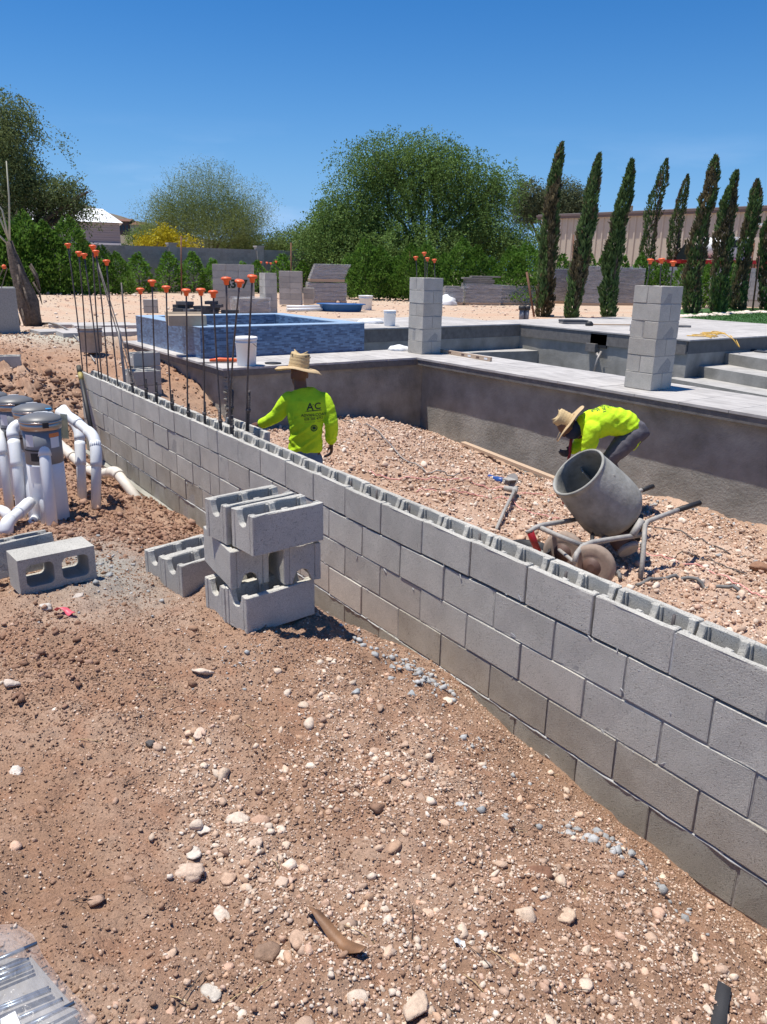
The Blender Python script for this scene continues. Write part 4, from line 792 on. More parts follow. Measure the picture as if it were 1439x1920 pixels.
def text_mesh(s, size=1.0, bold=0.0):
    cu = D.curves.new('t', 'FONT'); cu.body = s; cu.size = size; cu.align_x = 'CENTER'; cu.offset = bold; cu.extrude = 0; o = D.objects.new('t', cu); COL.objects.link(o)
    dg = bpy.context.evaluated_depsgraph_get(); me = D.meshes.new_from_object(o.evaluated_get(dg)); D.objects.remove(o); return me
def drape(items, shirt, org, U, V_, N_, name, parent, m_=M_print, depth=.6, off=.0025):
    """flat print pieces carried onto the cloth along N_"""
    bm = bmesh.new(); bm.from_mesh(shirt); bv = BVHTree.FromBMesh(bm); bm.free(); out = bmesh.new()
    for me, (du, dv), sc in items:
        t = bmesh.new(); t.from_mesh(me); bmesh.ops.triangulate(t, faces=t.faces)
        for _ in range(2):
            e = [e for e in t.edges if e.calc_length() * sc > .012]
            if e: bmesh.ops.subdivide_edges(t, edges=e, cuts=1); bmesh.ops.triangulate(t, faces=t.faces)
        bad = []
        for v in t.verts:
            p = org + U * (v.co.x * sc + du) + V_ * (v.co.y * sc + dv); h = bv.ray_cast(p + N_ * depth, -N_, depth * 2)
            if h[0] is None: bad.append(v)
            else: v.co = h[0] + N_ * off
        bmesh.ops.delete(t, geom=bad, context='VERTS'); tmp = D.meshes.new('t'); t.to_mesh(tmp); t.free(); out.from_mesh(tmp); D.meshes.remove(tmp)
    me = D.meshes.new(name); out.to_mesh(me); out.free(); me.materials.append(m_); return link(name, me, parent)
def ring_mesh(r0, r1, n=24):
    m = MB(); a = [m.bm.verts.new((r0 * math.cos(2 * math.pi * k / n), r0 * math.sin(2 * math.pi * k / n), 0)) for k in range(n)]; b = [m.bm.verts.new((r1 * math.cos(2 * math.pi * k / n), r1 * math.sin(2 * math.pi * k / n), 0)) for k in range(n)]
    for k in range(n): m.bm.faces.new([a[k], b[k], b[(k + 1) % n], a[(k + 1) % n]])
    return m.mesh('ring', M_print)
def poly_mesh(pts):
    m = MB(); m.bm.faces.new([m.bm.verts.new((p[0], p[1], 0)) for p in pts]); return m.mesh('poly', M_print)
RT = Vector((.566, .824, 0)).normalized(); AW = Vector((-.82, .566, 0)).normalized(); UP = Vector((0, 0, 1))
def logo_items():
    it = [(text_mesh('A', 1, .02), (-.035, .07), .105), (text_mesh('C', 1, .02), (.045, .075), .095), (poly_mesh([(-.09, 0), (.09, .004), (.07, .012), (-.06, .010)]), (.0, .055), 1),
          (text_mesh('ADVAN-COAT', 1, .02), (0, .005), .040), (text_mesh('628 205 4751', 1, .01), (0, -.035), .036), (poly_mesh([(-.10, 0), (.10, 0), (.10, .003), (-.10, .003)]), (0, -.006), 1), (poly_mesh([(-.10, 0), (.10, 0), (.10, .003), (-.10, .003)]), (0, -.055), 1),
          (ring_mesh(.028, .036), (0, -.12), 1), (ring_mesh(.006, .016), (0, -.12), 1), (ring_mesh(.020, .023), (0, -.12), 1), (poly_mesh([(-.004, -.012), (.004, -.012), (.004, .012), (-.004, .012)]), (0, -.12), 1)]
    for i in range(4): it.append((poly_mesh([(-.03, 0), (.0, .05 - .006 * i), (.03, 0), (.0, .035)]), (-.03 + .03 * i, .10), .7))
    return it
# --- standing mason seen from behind
P1 = Vector((-3.93, .96, 0)); P1.z = -1.22
p1 = empty('person', P1, 0, 'worker in lime shirt and straw hat seen from behind, one hand on the block wall', 'person')
def q(r, a, u): return RT * r + AW * a + UP * u
X_ = .045
pr_ = [('loft', [(q(X_ - .02, .0, .885), RT * .146, AW * .108), (q(X_ - .02, 0, .92), RT * .154, AW * .115), (q(X_ - .02, 0, 1.0), RT * .148, AW * .112), (q(X_ - .01, 0, 1.15), RT * .158, AW * .118), (q(X_ - .005, .0, 1.28), RT * .187, AW * .125), (q(X_, .0, 1.37), RT * .198, AW * .115), (q(X_ + .0, .01, 1.435), RT * .145, AW * .085), (q(X_ - .01, .02, 1.48), RT * .075, AW * .068)]),
       ('limb', [(q(-.115, .0, 1.37), .078), (q(-.175, .05, 1.30), .075), (q(-.245, .10, 1.20), .066), (q(-.33, .17, 1.14), .056), (q(-.405, .24, 1.10), .046)]),
       ('limb', [(q(.20, .0, 1.37), .076), (q(.245, -.02, 1.28), .070), (q(.275, -.04, 1.17), .062), (q(.275, .0, 1.07), .053), (q(.268, .03, .995), .045)])]
sh = sdf_mesh(pr_, .011, lambda c: folds(c, .026, 7, (.566, .824, 0)) * np.clip((1.45 - c[:, 2]) * 1.8, .2, 1)); shirt = give(sh, 'shirt', M_hivis, p1)
hp, hg = head(q(-.025, .035, 1.595), q(-.5, .85, -.1), (0, 0, 1))
bp = hp + [('limb', [(q(-.01, .02, 1.42), .062), (q(-.02, .03, 1.54), .058)]), ('loft', [(q(0, 0, .82), RT * .09, AW * .07), (q(0, 0, 1.3), RT * .11, AW * .07), (q(0, 0, 1.42), RT * .1, AW * .06)]),
           ('limb', [(q(-.115, .0, 1.37), .055), (q(-.245, .10, 1.20), .042), (q(-.405, .24, 1.10), .030), (q(-.43, .26, 1.085), .027)]), ('limb', [(q(.19, .0, 1.37), .055), (q(.275, -.04, 1.17), .042), (q(.268, .03, .99), .030), (q(.267, .035, .965), .027)]),
           ('limb', [(q(-.09, 0, .85), .085), (q(-.10, .02, .48), .055), (q(-.10, 0, .1), .04)]), ('limb', [(q(.09, 0, .85), .085), (q(.10, .02, .48), .055), (q(.10, 0, .1), .04)])]
bp += hand(None, q(-.435, .265, 1.083), q(-.75, .5, -.25), q(-.3, .4, .1), UP, grip=.6) + hand(None, q(.267, .038, .965), q(.05, .08, -1), q(-.2, 1, 0), q(1, .1, 0), grip=.5)
give(sdf_mesh(bp, .0075, None, 1), 'body', M_skin, p1)
jp = [('loft', [(q(X_ - .03, 0, .98), RT * .130, AW * .10), (q(X_ - .03, 0, .86), RT * .140, AW * .108), (q(X_ - .03, 0, .76), RT * .15, AW * .11)]), ('limb', [(q(-.07, 0, .80), .095), (q(-.095, .03, .46), .075), (q(-.10, 0, .09), .068)]), ('limb', [(q(.095, 0, .80), .095), (q(.11, .02, .46), .075), (q(.115, 0, .09), .068)])]
give(sdf_mesh(jp, .014, lambda c: folds(c, .007, 6)), 'trousers', M_jeans, p1)
for sx_ in (-.10, .115):
    m = MB(); m.prism([(-.045, -.08), (.045, -.08), (.05, .12), (.02, .2), (-.02, .2), (-.05, .12)], 0, .09); m.bevel(.015, 2); o = m.build('boot', M_motor, p1, q(sx_, 0, 0)); o.rotation_euler = (0, 0, math.atan2(AW.y, AW.x) - math.pi / 2)
hat(p1, q(-.03, .03, 1.655), q(.14, .12, 1), .205, .155, q(-1, .2, 0), droop=.035)
drape([(a_, (b_[0] * .85, b_[1] * .9), c_ * .86) for a_, b_, c_ in logo_items()], sh, q(.118, 0, 1.235), (RT + UP * .05).normalized(), (UP - RT * .02), -AW, 'back_print', shirt)
# --- worker bent double over a tool
P2 = Vector((-2.86, 4.30, -1.17)); p2 = empty('person', P2, 0, 'worker in a lime yellow shirt bending forward beside the cement mixer', 'person')
pr_ = [('loft', [(q(.10, 0, .80), (RT * .55 + UP * -.35).normalized() * .0 + (UP * .13 + RT * .06), AW * .17), (q(.04, 0, .93), UP * .145 + RT * .02, AW * .172), (q(-.08, 0, .98), UP * .150 - RT * .01, AW * .175), (q(-.22, 0, 1.0), UP * .150 - RT * .03, AW * .178), (q(-.36, 0, .96), UP * .140 - RT * .04, AW * .175), (q(-.46, 0, .925), UP * .105 - RT * .04, AW * .12), (q(-.51, 0, .91), UP * .07 - RT * .03, AW * .075)]),
       ('limb', [(q(-.42, -.17, .93), .085), (q(-.43, -.19, .80), .074), (q(-.445, -.17, .66), .062), (q(-.47, -.12, .52), .048)]), ('limb', [(q(-.42, .17, .93), .085), (q(-.42, .20, .78), .07), (q(-.46, .17, .68), .056), (q(-.54, .08, .66), .045)])]
sh2 = sdf_mesh(pr_, .012, lambda c: folds(c, .020, 7, (.566, .824, 0))); shirt2 = give(sh2, 'shirt', M_hivis, p2)
hp, hg = head(q(-.635, 0, .925), q(-.40, 0, -.95), q(-.9, 0, .45))
bp = hp + [('limb', [(q(-.44, 0, .93), .06), (q(-.58, 0, .92), .058)]), ('loft', [(q(.05, 0, .85), UP * .1, AW * .13), (q(-.2, 0, .97), UP * .11, AW * .14), (q(-.42, 0, .93), UP * .08, AW * .1)]),
           ('limb', [(q(-.42, -.17, .92), .055), (q(-.445, -.17, .66), .042), (q(-.475, -.10, .50), .028)]), ('limb', [(q(-.42, .17, .92), .055), (q(-.46, .17, .68), .042), (q(-.57, .06, .655), .028)]),
           ('limb', [(q(.02, -.09, .85), .09), (q(-.25, -.11, .52), .06), (q(-.05, -.11, .1), .04)]), ('limb', [(q(.04, .09, .85), .09), (q(-.12, .11, .48), .06), (q(.12, .11, .1), .04)])]
give(sdf_mesh(bp, .009, None, 1), 'body', M_skin, p2)
gl = hand(None, q(-.475, -.10, .50), q(-.35, .35, -.6), q(-1, .3, 0), q(0, 1, 0), grip=.9) + hand(None, q(-.545, .065, .655), q(-.5, -.5, -.2), q(0, 0, 1), q(.2, -1, 0), grip=.95)
give(sdf_mesh([(('limb', [(a, b * 1.18) for a, b in g_[1]]) if g_[0] == 'limb' else g_) for g_ in gl], .007, None, 1), 'gloves', M_glove, p2)
jp = [('loft', [(q(.10, 0, 1.0), RT * .07 - UP * .02, AW * .14), (q(.10, 0, .90), RT * .135 - UP * .03, AW * .165), (q(.05, 0, .80), RT * .14, AW * .16)]), ('limb', [(q(.06, -.085, .86), .115), (q(-.10, -.11, .70), .10), (q(-.25, -.12, .53), .082), (q(-.15, -.12, .30), .070), (q(-.06, -.12, .10), .066)]), ('limb', [(q(.07, .085, .86), .115), (q(-.03, .11, .68), .098), (q(-.12, .11, .50), .082), (q(.02, .11, .28), .07), (q(.12, .11, .10), .066)])]
give(sdf_mesh(jp, .013, lambda c: folds(c, .011, 7)), 'trousers', M_pants, p2)
for sx_, a_ in ((-.07, -.12), (.11, .11)):
    m = MB(); m.prism([(-.045, -.08), (.045, -.08), (.05, .12), (.02, .2), (-.02, .2), (-.05, .12)], 0, .09); m.bevel(.015, 2); o = m.build('boot', M_motor, p2, q(sx_, a_, 0)); o.rotation_euler = (0, 0, math.atan2(-RT.y, -RT.x) - math.pi / 2)
give(sdf_mesh([('ell', q(-.56, 0, .885), (.085, .085, .10)), ('limb', [(q(-.50, 0, .92), .078), (q(-.60, 0, .85), .066)])], .012), 'neck_scarf', mat('navy_scarf', (.012, .02, .06), .8), p2)
hat(p2, q(-.63, 0, .965), q(-.88, .16, .50), .215, .16, q(.4, 0, .9), droop=.02)
o = drape(logo_items(), sh2, q(-.27, 0, 1.0), (-AW), (-RT), UP, 'back_print', shirt2, depth=.5)
m = MB(); m.tube([(0, 0, 0), (.01, 0, 1.0)], .017, 8); sp = m.mesh('shaft', M_red); tl = empty('tamping_bar', P2 + q(-.60, .03, -.0), 0, 'red handled tool gripped by the bending worker', 'hand tool'); tl.rotation_euler = (0, .03, 0); link('shaft', sp, tl)
m = MB(); m.box(-.09, -.01, -.12, .09, .01, .05); m.bevel(.004); link('blade', m.mesh('blade', M_wirecl), tl)
# ------------------------------------------------------------------ cement mixer
mixr = Vector((-1.75, 2.62, 0)); mixr.z = gh(-1.9, 2.5) + .02
mx_ = empty('cement_mixer', mixr, 0, 'wheeled cement mixer with its mortar-caked drum tipped towards the upper left', 'cement mixer')
def qm(px, py, dep):                                          # local point seen at a pixel at a given optical depth
    return CAMPOS + ray(px, py) * dep - mixr
mc, bc = qm(1083, 884, 6.75), qm(1150, 958, 6.98); ax = (bc - mc).normalized(); Ld = (bc - mc).length
Md = ax.to_track_quat('Z', 'Y').to_matrix().to_4x4(); Md.translation = mc
Rm_ = .245; m = MB()
prof = [(Rm_, 0), (Rm_ + .012, .004), (Rm_ + .014, .018), (Rm_ + .004, .028), (Rm_ + .012, .06), (.275, .20), (.292, .36), (.298, .48), (.290, .55), (.25, .62), (.18, .66), (.05, .675)]
m.lathe(prof + [(.04, .665), (.17, .645), (.24, .605), (.28, .54), (.285, .46), (.28, .36), (.262, .2), (Rm_ - .004, .05), (Rm_ - .008, .004)], Md, 48, cap=False)
bmesh.ops.contextual_create if 0 else None
vs = m.bm.verts; m.bm.verts.ensure_lookup_table(); nv_ = len(vs)
for k in range(48): f = m.bm.faces.new([vs[nv_ - 48 + k], vs[nv_ - 48 + (k + 1) % 48], vs[(k + 1) % 48], vs[k]]); f.smooth = True
m.build('drum', M_drum, mx_)
m = MB(); m.lathe([(.04, .60), (.25, .60), (.25, .607), (.04, .607)], Md, 32); m.build('drum_floor', M_drum, mx_)
m = MB()
for k in range(3):
    a = k * 2.1 + .4; Mb = Md @ Matrix.Rotation(a, 4, 'Z'); m.box(.17, -.006, .15, .272, .006, .5, Mb)
    m.build('paddle', M_drum, mx_); m = MB()
m.bm.free()
m = MB(); m.lathe([(.07, .66), (.07, .74), (.045, .76), (.045, .84)], Md, 16); m.build('gearbox', M_motor, mx_)
m = MB(); m.tube([qm(1150, 995, 6.95), qm(1175, 1026, 6.85)], [.085, .10], 18); m.build('motor', M_motor, mx_)
m = MB(); m.tube([qm(1176, 1027, 6.85), qm(1180, 1034, 6.83)], [.104, .09], 18); m.build('motor_cap', M_frame, mx_)
def mt(pts, r, m_=M_frame, nm='frame_tube', n=10): m = MB(); m.tube([qm(*p) for p in pts], r, n); return m.build(nm, m_, mx_)
mt([(993, 997, 6.45), (1003, 990, 6.48), (1015, 985, 6.5), (1075, 975, 6.95)], .021)                                   # front bar under the mouth
mt([(1011, 988, 6.5), (1050, 1006, 6.42), (1090, 1022, 6.35)], .021)
m = MB(); m.tube([qm(994, 996, 6.45), qm(1009, 1034, 6.5)], .03, 12); m.build('stand_leg', M_red, mx_)
m = MB(); m.tube([qm(992, 993, 6.45), qm(994, 998, 6.45)], .032, 12); m.build('tube_end', M_frame, mx_)
mt([(1078, 1055, 6.2), (1082, 1038, 6.22), (1092, 1025, 6.3), (1110, 1017, 6.4), (1160, 1009, 6.6), (1208, 1002, 6.7)], .023)
mt([(1201, 1086, 6.55), (1206, 1045, 6.58), (1210, 985, 6.65), (1214, 978, 6.7), (1240, 968, 6.8), (1272, 956, 6.95)], .021)
mt([(1272, 956, 6.95), (1312, 943, 7.1)], .026, M_black, 'handle_grip')
mt([(1196, 922, 7.5), (1208, 917, 7.6)], .021); mt([(1204, 919, 7.55), (1224, 912, 7.7)], .024, M_black, 'handle_grip')
mt([(1196, 1000, 6.7), (1190, 975, 6.95), (1196, 922, 7.5)], .019); mt([(1186, 1004, 6.65), (1204, 975, 6.68)], .03)
mt([(1075, 975, 6.95), (1120, 968, 7.25), (1196, 922, 7.5)], .019); mt([(1111, 1002, 6.75), (1111, 1018, 6.5)], .018, M_black, 'pivot_post')
mt([(1090, 1022, 6.35), (1111, 1020, 6.6), (1150, 1002, 6.95)], .02)
mt([(1078, 1055, 6.2), (1060, 1040, 6.5), (1045, 1028, 6.75)], .016, nm='axle')
for nm_, c_, lab in (('near', (1112, 1062, 6.25), None), ('far', (1058, 1035, 6.7), None)):
    cc = qm(*c_); axw = Vector((.35, -.92, .03)).normalized(); Mw = axw.to_track_quat('Z', 'Y').to_matrix().to_4x4(); Mw.translation = cc
    m = MB(); m.lathe([(.10, -.035), (.15, -.045), (.178, -.03), (.182, 0), (.178, .03), (.15, .045), (.10, .035)], Mw, 32); wl = m.build('wheel', M_tyre, mx_); m = MB(); m.lathe([(.03, .05), (.035, .046), (.098, .030), (.098, -.03), (.03, -.05)], Mw, 24); m.build('hub', M_motor, wl)
m = MB(); m.box(-.12, -.1, -.1, .12, .1, .1, Matrix.Translation(qm(1178, 985, 7.0)) @ Matrix.Rotation(.6, 4, 'Z')); m.bevel(.02, 2); m.build('motor_housing', M_black, mx_)
def ground_line(name, pix, r, m_, label, cat, z=-1.05, n=6, lift=.012, wob=.01, group=None, sub=6):
    P = [at(px, py, 'z', z) for px, py in pix]; P = [at(px, py, 'z', gh(p.x, p.y)) for (px, py), p in zip(pix, P)]; pts = []
    for i in range(len(P) - 1):
        for k in range(sub): t = k / sub; p = P[i].lerp(P[i + 1], t); pts.append(Vector((p.x + random.uniform(-wob, wob), p.y + random.uniform(-wob, wob), gh(p.x, p.y) + r + lift + random.uniform(0, wob))))
    p = P[-1]; pts.append(Vector((p.x, p.y, gh(p.x, p.y) + r + lift))); b = P[0]; m = MB(); m.tube([p - b for p in pts], r, n); return tag(m.build(name, m_, None, b), label, cat, group)
ground_line('air_hose', [(1085, 1088), (1120, 1070), (1140, 1066), (1155, 1080), (1162, 1100)], .016, M_hose, 'grey hose curling behind the wall top in front of the mixer wheel', 'hose', n=8)
ground_line('air_hose', [(1195, 1096), (1240, 1088), (1290, 1088), (1340, 1100), (1395, 1112)], .016, M_hose, 'grey hose lying on pale rubble right of the mixer leg', 'hose', n=8)
ground_line('pink_twine', [(780, 905), (800, 912), (860, 915), (905, 930), (960, 940), (1000, 962), (1050, 975)], .0055, M_pink, 'nearest pink string line trailing left of the mixer', 'string'); ground_line('pink_twine', [(690, 860), (740, 880), (800, 890), (880, 905), (935, 920), (990, 925), (1040, 930)], .0055, M_pink, 'farther pink string line on the rubble below the blue grinder', 'string'); ground_line('pink_twine', [(1195, 1035), (1250, 1050), (1330, 1075), (1400, 1100), (1436, 1130)], .0055, M_pink, 'pink string line on the rubble right of the mixer', 'string')
ground_line('steel_wire', [(1215, 985), (1290, 1005), (1370, 1040)], .007, M_rebar, 'dark thin rod lying right of the mixer handles', 'rod', wob=.003); ground_line('steel_wire', [(1270, 1040), (1330, 1055), (1400, 1080)], .006, M_rebar, 'dark rod beyond the pink string at the right', 'rod', wob=.003)
ground_line('dusty_trowel_line', [(630, 780), (680, 815), (740, 850), (800, 880), (860, 900)], .008, M_wirecl, 'grey wire lying down the slope of the rubble heap', 'wire', wob=.02)
def plank(a, b, w=.14, t=.04, z=-1.2, label=''):
    A, B_ = at(*a, 'z', z), at(*b, 'z', z); d = B_ - A; o = MB(); o.box(0, -w / 2, 0, d.length, w / 2, t); o.bevel(.003); zz = max(gh(A.x, A.y), gh(B_.x, B_.y)); ob = o.build('timber_board', M_wood, None, (A.x, A.y, gh(A.x, A.y) + .03)); ob.rotation_euler = (0, -math.atan2(gh(B_.x, B_.y) - gh(A.x, A.y), d.length), math.atan2(d.y, d.x)); return tag(ob, label, 'board')
plank((868, 835), (1045, 893), .09, .04, -1.22, 'long dusty timber board lying at the foot of the pool wall')
# grinder
gp = at(940, 905, 'z', -1.05); gp.z = gh(gp.x, gp.y) + .05; gr = empty('angle_grinder', gp, math.atan2(-.28, .9) + .35, 'blue angle grinder lying on the pale rubble', 'power tool')
m = MB(); m.lathe([(.028, -.21), (.034, -.2), (.032, -.1), (.040, -.04), (.042, .05)], Matrix.Rotation(math.pi / 2, 4, 'Y'), 16); m.build('body', M_bluep, gr); m = MB(); m.lathe([(.036, .05), (.034, .10), (.02, .15)], Matrix.Rotation(math.pi / 2, 4, 'Y'), 14); m.build('gear_head', M_frame, gr)
m = MB(); m.lathe([(.09, -.004), (.09, .004)], Matrix.Translation((.14, .02, .03)) @ Matrix.Rotation(1.0, 4, 'X'), 24); m.build('disc', M_wirecl, gr); m = MB(); m.prism([(-.02, -.07), (.09, -.07), (.12, .02), (-.02, .06)], 0, .012, 'z', Matrix.Translation((.1, 0, .045))); m.build('guard', M_frame, gr)
m = MB(); m.tube([(-.21, 0, 0), (-.3, .05, -.02), (-.4, .2, -.03), (-.2, .35, -.03), (.1, .25, -.03)], .005, 6); m.build('cord', M_black, gr)
vp = at(930, 1002, 'z', -1.02); v2 = at(966, 932, 'z', -1.05); m = MB(); d_ = v2 - vp; v2.z = gh(v2.x, v2.y) + .06; vp.z = gh(vp.x, vp.y) + .02
vb = empty('concrete_vibrator', vp, 0, 'grey tool with a long shaft leaning on the rubble left of the red leg', 'hand tool'); d_ = v2 - vp; m.tube([(0, 0, 0), d_ * .35 + Vector((0, 0, .03)), d_ * .95 + Vector((0, 0, .02))], [.017, .017, .020], 8); m.build('shaft', M_frame, vb)
m = MB(); s_ = Vector((-.7, -.6, .1)).normalized(); m.tube([d_ + s_ * .13, d_ + s_ * .05, d_ - s_ * .02], [.03, .035, .03], 10); m.tube([d_ * .92, d_ + Vector((0, 0, .02))], .032, 10); m.build('head', M_frame, vb)
tb = at(985, 1068, 'z', -1.15); t_ = empty('rubber_tub', (tb.x, tb.y, gh(tb.x, tb.y) + .01), 0, 'black rubber tub mostly hidden behind the wall top left of the red leg', 'tub')
m = MB(); m.lathe([(.17, 0), (.19, .09), (.205, .095), (.205, .11), (.185, .105), (.165, .02)], None, 28, cap=False); m.build('shell', M_black, t_); m = MB(); m.lathe([(0.001, .02), (.168, .02), (.168, .06), (.001, .062)], None, 20); m.build('slurry', M_drum, t_)
# ------------------------------------------------------------------ pool filters
def filt(px, py, label, z=.235, first=None):
    c_ = at(px, py, 'z', z); zb = gh(c_.x, c_.y) - .03
    o = empty('pool_filter', (c_.x, c_.y, zb), 0, label, 'pool filter', 'pool filters'); h = z - zb
    m = MB(); m.lathe([(.13, 0), (.135, .02), (.133, .30), (.133, h - .10)], None, 32); m.build('tank', M_pvc, o)
    m = MB(); m.lathe([(.1345, h - .36), (.1345, h - .10)], None, 32); m.build('label_band', M_tank, o)
    m = MB(); m.lathe([(.136, h - .105), (.146, h - .10), (.148, h - .055), (.142, h - .05)], None, 32); m.build('clamp_band', M_ss, o)
    m = MB(); m.lathe([(.148, h - .052), (.150, h - .035), (.142, h - .02), (.10, h - .002), (.05, h + .008), (.01, h + .012)], None, 32); ld = m.build('lid', M_lid, o); m = MB(); m.lathe([(.148, h - .055), (.153, h - .048), (.153, h - .04), (.148, h - .036)], None, 32); m.build('lid_rim', M_ss, o)
    def patch(a0, a1, z0, z1, m_, nm, r=.1365):
        b = MB(); A = [b.bm.verts.new((r * math.cos(a0 + (a1 - a0) * k / 8), r * math.sin(a0 + (a1 - a0) * k / 8), z0)) for k in range(9)]; B_ = [b.bm.verts.new((r * math.cos(a0 + (a1 - a0) * k / 8), r * math.sin(a0 + (a1 - a0) * k / 8), z1)) for k in range(9)]
        for k in range(8): b.bm.faces.new([A[k], A[k + 1], B_[k + 1], B_[k]])
        b.build(nm, m_, o)
    va = math.atan2(CAMPOS.y - c_.y, CAMPOS.x - c_.x)
    patch(va + .35, va + 1.0, h - .155, h - .125, M_lorg, 'warning_stripe'); patch(va + .40, va + .95, h - .235, h - .157, M_lab, 'warning_label'); patch(va - 1.0, va - .5, h - .22, h - .13, M_lab, 'warning_label'); patch(va - 1.3, va - .1, h - .255, h - .245, M_black, 'print_line'); patch(va - .75, va - .25, h - .33, h - .27, M_black, 'print_emblem'); patch(va - .95, va - .3, h - .50, h - .37, M_lab, 'warning_label')
    for k in range(3):
        b = MB(); b.tube([(.143 * math.cos(va - .2 + .45 * t), .143 * math.sin(va - .2 + .45 * t), h - .052) for t in (k * .5, k * .5 + .3)], .004, 5); b.build('clamp_clip', M_ss, o)
    b = MB(); b.tube([(.06 * math.cos(a), .06 * math.sin(a), h + .009) for a in (2.2, 2.7, 3.2, 3.7)], .006, 5, flat=.4); b.build('lid_mark', M_lab, o)
    b = MB(); b.box(.14, -.02, h - .075, .175, .02, h - .035); b.build('clamp_knob', M_black, o); return o
filt(75, 777, 'frontmost steel banded pool filter with a white bent pipe across its side'); filt(60, 759, 'middle pool filter of the row, half hidden by the front one'); filt(25, 744, 'rear pool filter of the row near the left edge'); filt(-22, 735, 'pool filter cut off by the left edge of the picture')
def pipe(pix, r, label, m_=M_pvc, cat='pvc pipe', foot=True, group='white pipes round the filters', name='pvc_pipe', collars=()):
    """pix: (px, py, depth along the optical axis)"""
    P = [CAMPOS + ray(a, b) * d for a, b, d in pix]
    if foot: P[-1].z = min(P[-1].z, gh(P[-1].x, P[-1].y) - .02)
    pts = [P[0]]
    for i in range(1, len(P) - 1):
        a, b, c_ = P[i - 1], P[i], P[i + 1]; l = min(.07, (b - a).length * .45, (c_ - b).length * .45); s_, e_ = b + (a - b).normalized() * l, b + (c_ - b).normalized() * l
        for t in (0, .25, .5, .75, 1): pts.append(s_ * (1 - t) ** 2 + b * 2 * t * (1 - t) + e_ * t * t)
    pts.append(P[-1]); b0 = P[-1].copy(); o = empty(name, b0, 0, label, cat, group); m = MB(); m.tube([p - b0 for p in pts], r, 16); m.build('pipe', m_, o)
    for i in range(1, len(P) - 1):
        j = 1 + (i - 1) * 5; seg = pts[j:j + 5]; a = seg[0] + (P[i - 1] - P[i]).normalized() * .035; c_ = seg[-1] + (P[i + 1] - P[i]).normalized() * .035; m = MB(); m.tube([p - b0 for p in [a] + seg + [c_]], r * 1.16, 16); m.build('elbow', m_, o)
    return o
pipe([(96, 782, 6.05), (70, 784, 5.9), (82, 830, 5.85), (98, 985, 5.75)], .042, 'white pipe in front of the foremost filter with a rounded elbow on top')
pipe([(50, 790, 6.2), (22, 803, 6.15), (30, 850, 6.1), (40, 955, 6.05)], .040, 'white pipe with elbow left of the foremost filter')
pipe([(40, 785, 6.4), (46, 830, 6.3), (66, 985, 6.0)], .038, 'straight white pipe between the two elbowed pipes')
pipe([(75, 870, 6.0), (88, 990, 5.9)], .034, 'slim white pipe just behind the foremost elbowed pipe'); pipe([(96, 880, 6.5), (113, 972, 6.45)], .036, 'white pipe low behind the foremost filter on the right side')
pipe([(-6, 800, 6.6), (3, 830, 6.5), (14, 918, 6.4)], .036, 'mottled white pipe at the left edge of the picture')
pipe([(110, 772, 6.75), (138, 786, 6.7), (177, 818, 6.5), (181, 850, 6.45), (179, 938, 6.45)], .040, 'white pipe sloping from the filters and bending down into the soil')
pipe([(118, 765, 7.1), (149, 805, 7.0), (151, 850, 6.95), (153, 918, 6.9)], .040, 'white pipe standing behind the sloping one')
pipe([(58, 940, 5.9), (42, 955, 5.8), (12, 982, 5.5), (12, 1000, 5.5)], .040, 'white elbow pipe rising from the dirt behind the lying block'); pipe([(2, 955, 6.2), (12, 962, 6.1), (20, 975, 6.1)], .036, 'short white elbow half buried at the left edge')
pipe([(70, 968, 6.05), (52, 992, 5.8)], .034, 'short white pipe end lying in the dirt below the filters')
pipe([(95, 815, 9.3), (130, 850, 9.0), (160, 878, 8.75), (187, 889, 8.5), (218, 884, 8.3), (262, 921, 7.8)], .052, 'dusty cream pipe running along the foot of the block wall', M_pvcold)
b = MB(); b.box(-.02, -.02, 0, .02, .02, .005); pg = CAMPOS + ray(91, 767) * 6.1; tag(b.build('paper_tag', M_lblue, None, pg), 'small blue tag taped on the lid of the front filter', 'tag'); pg2 = CAMPOS + ray(120, 792) * 6.0
m = MB(); m.prism([(-.03, -.12), (.025, -.13), (.03, .06), (-.02, .07)], 0, .006, 'x'); tag(m.build('plastic_sleeve', mat('yellowish_film', (.45, .5, .32), .3, alpha=.7), None, pg2), 'yellowish plastic sleeve hanging at the right side of the front filter', 'plastic film')
a_, b_ = at(172, 808, 'y', -.12), at(148, 688, 'y', -.02); pl = empty('marker_pole', a_, 0, 'black pole with a yellow band leaning against the far end of the wall', 'pole'); pl.rotation_mode = 'QUATERNION'; pl.rotation_quaternion = (b_ - a_).to_track_quat('Z', 'Y'); Lp = (b_ - a_).length
m = MB(); m.tube([(0, 0, -.15), (0, 0, Lp)], .028, 10); m.build('shaft', M_black, pl); m = MB(); m.tube([(0, 0, Lp * .78), (0, 0, Lp * .9)], .0285, 10); m.build('yellow_band', mat('band_yellow', (.36, .29, .09), .6), pl); m = MB(); m.tube([(0, 0, Lp * .9), (0, 0, Lp * 1.01)], .031, 10); m.build('cap', mat('cap_olive', (.06, .055, .04), .7), pl)
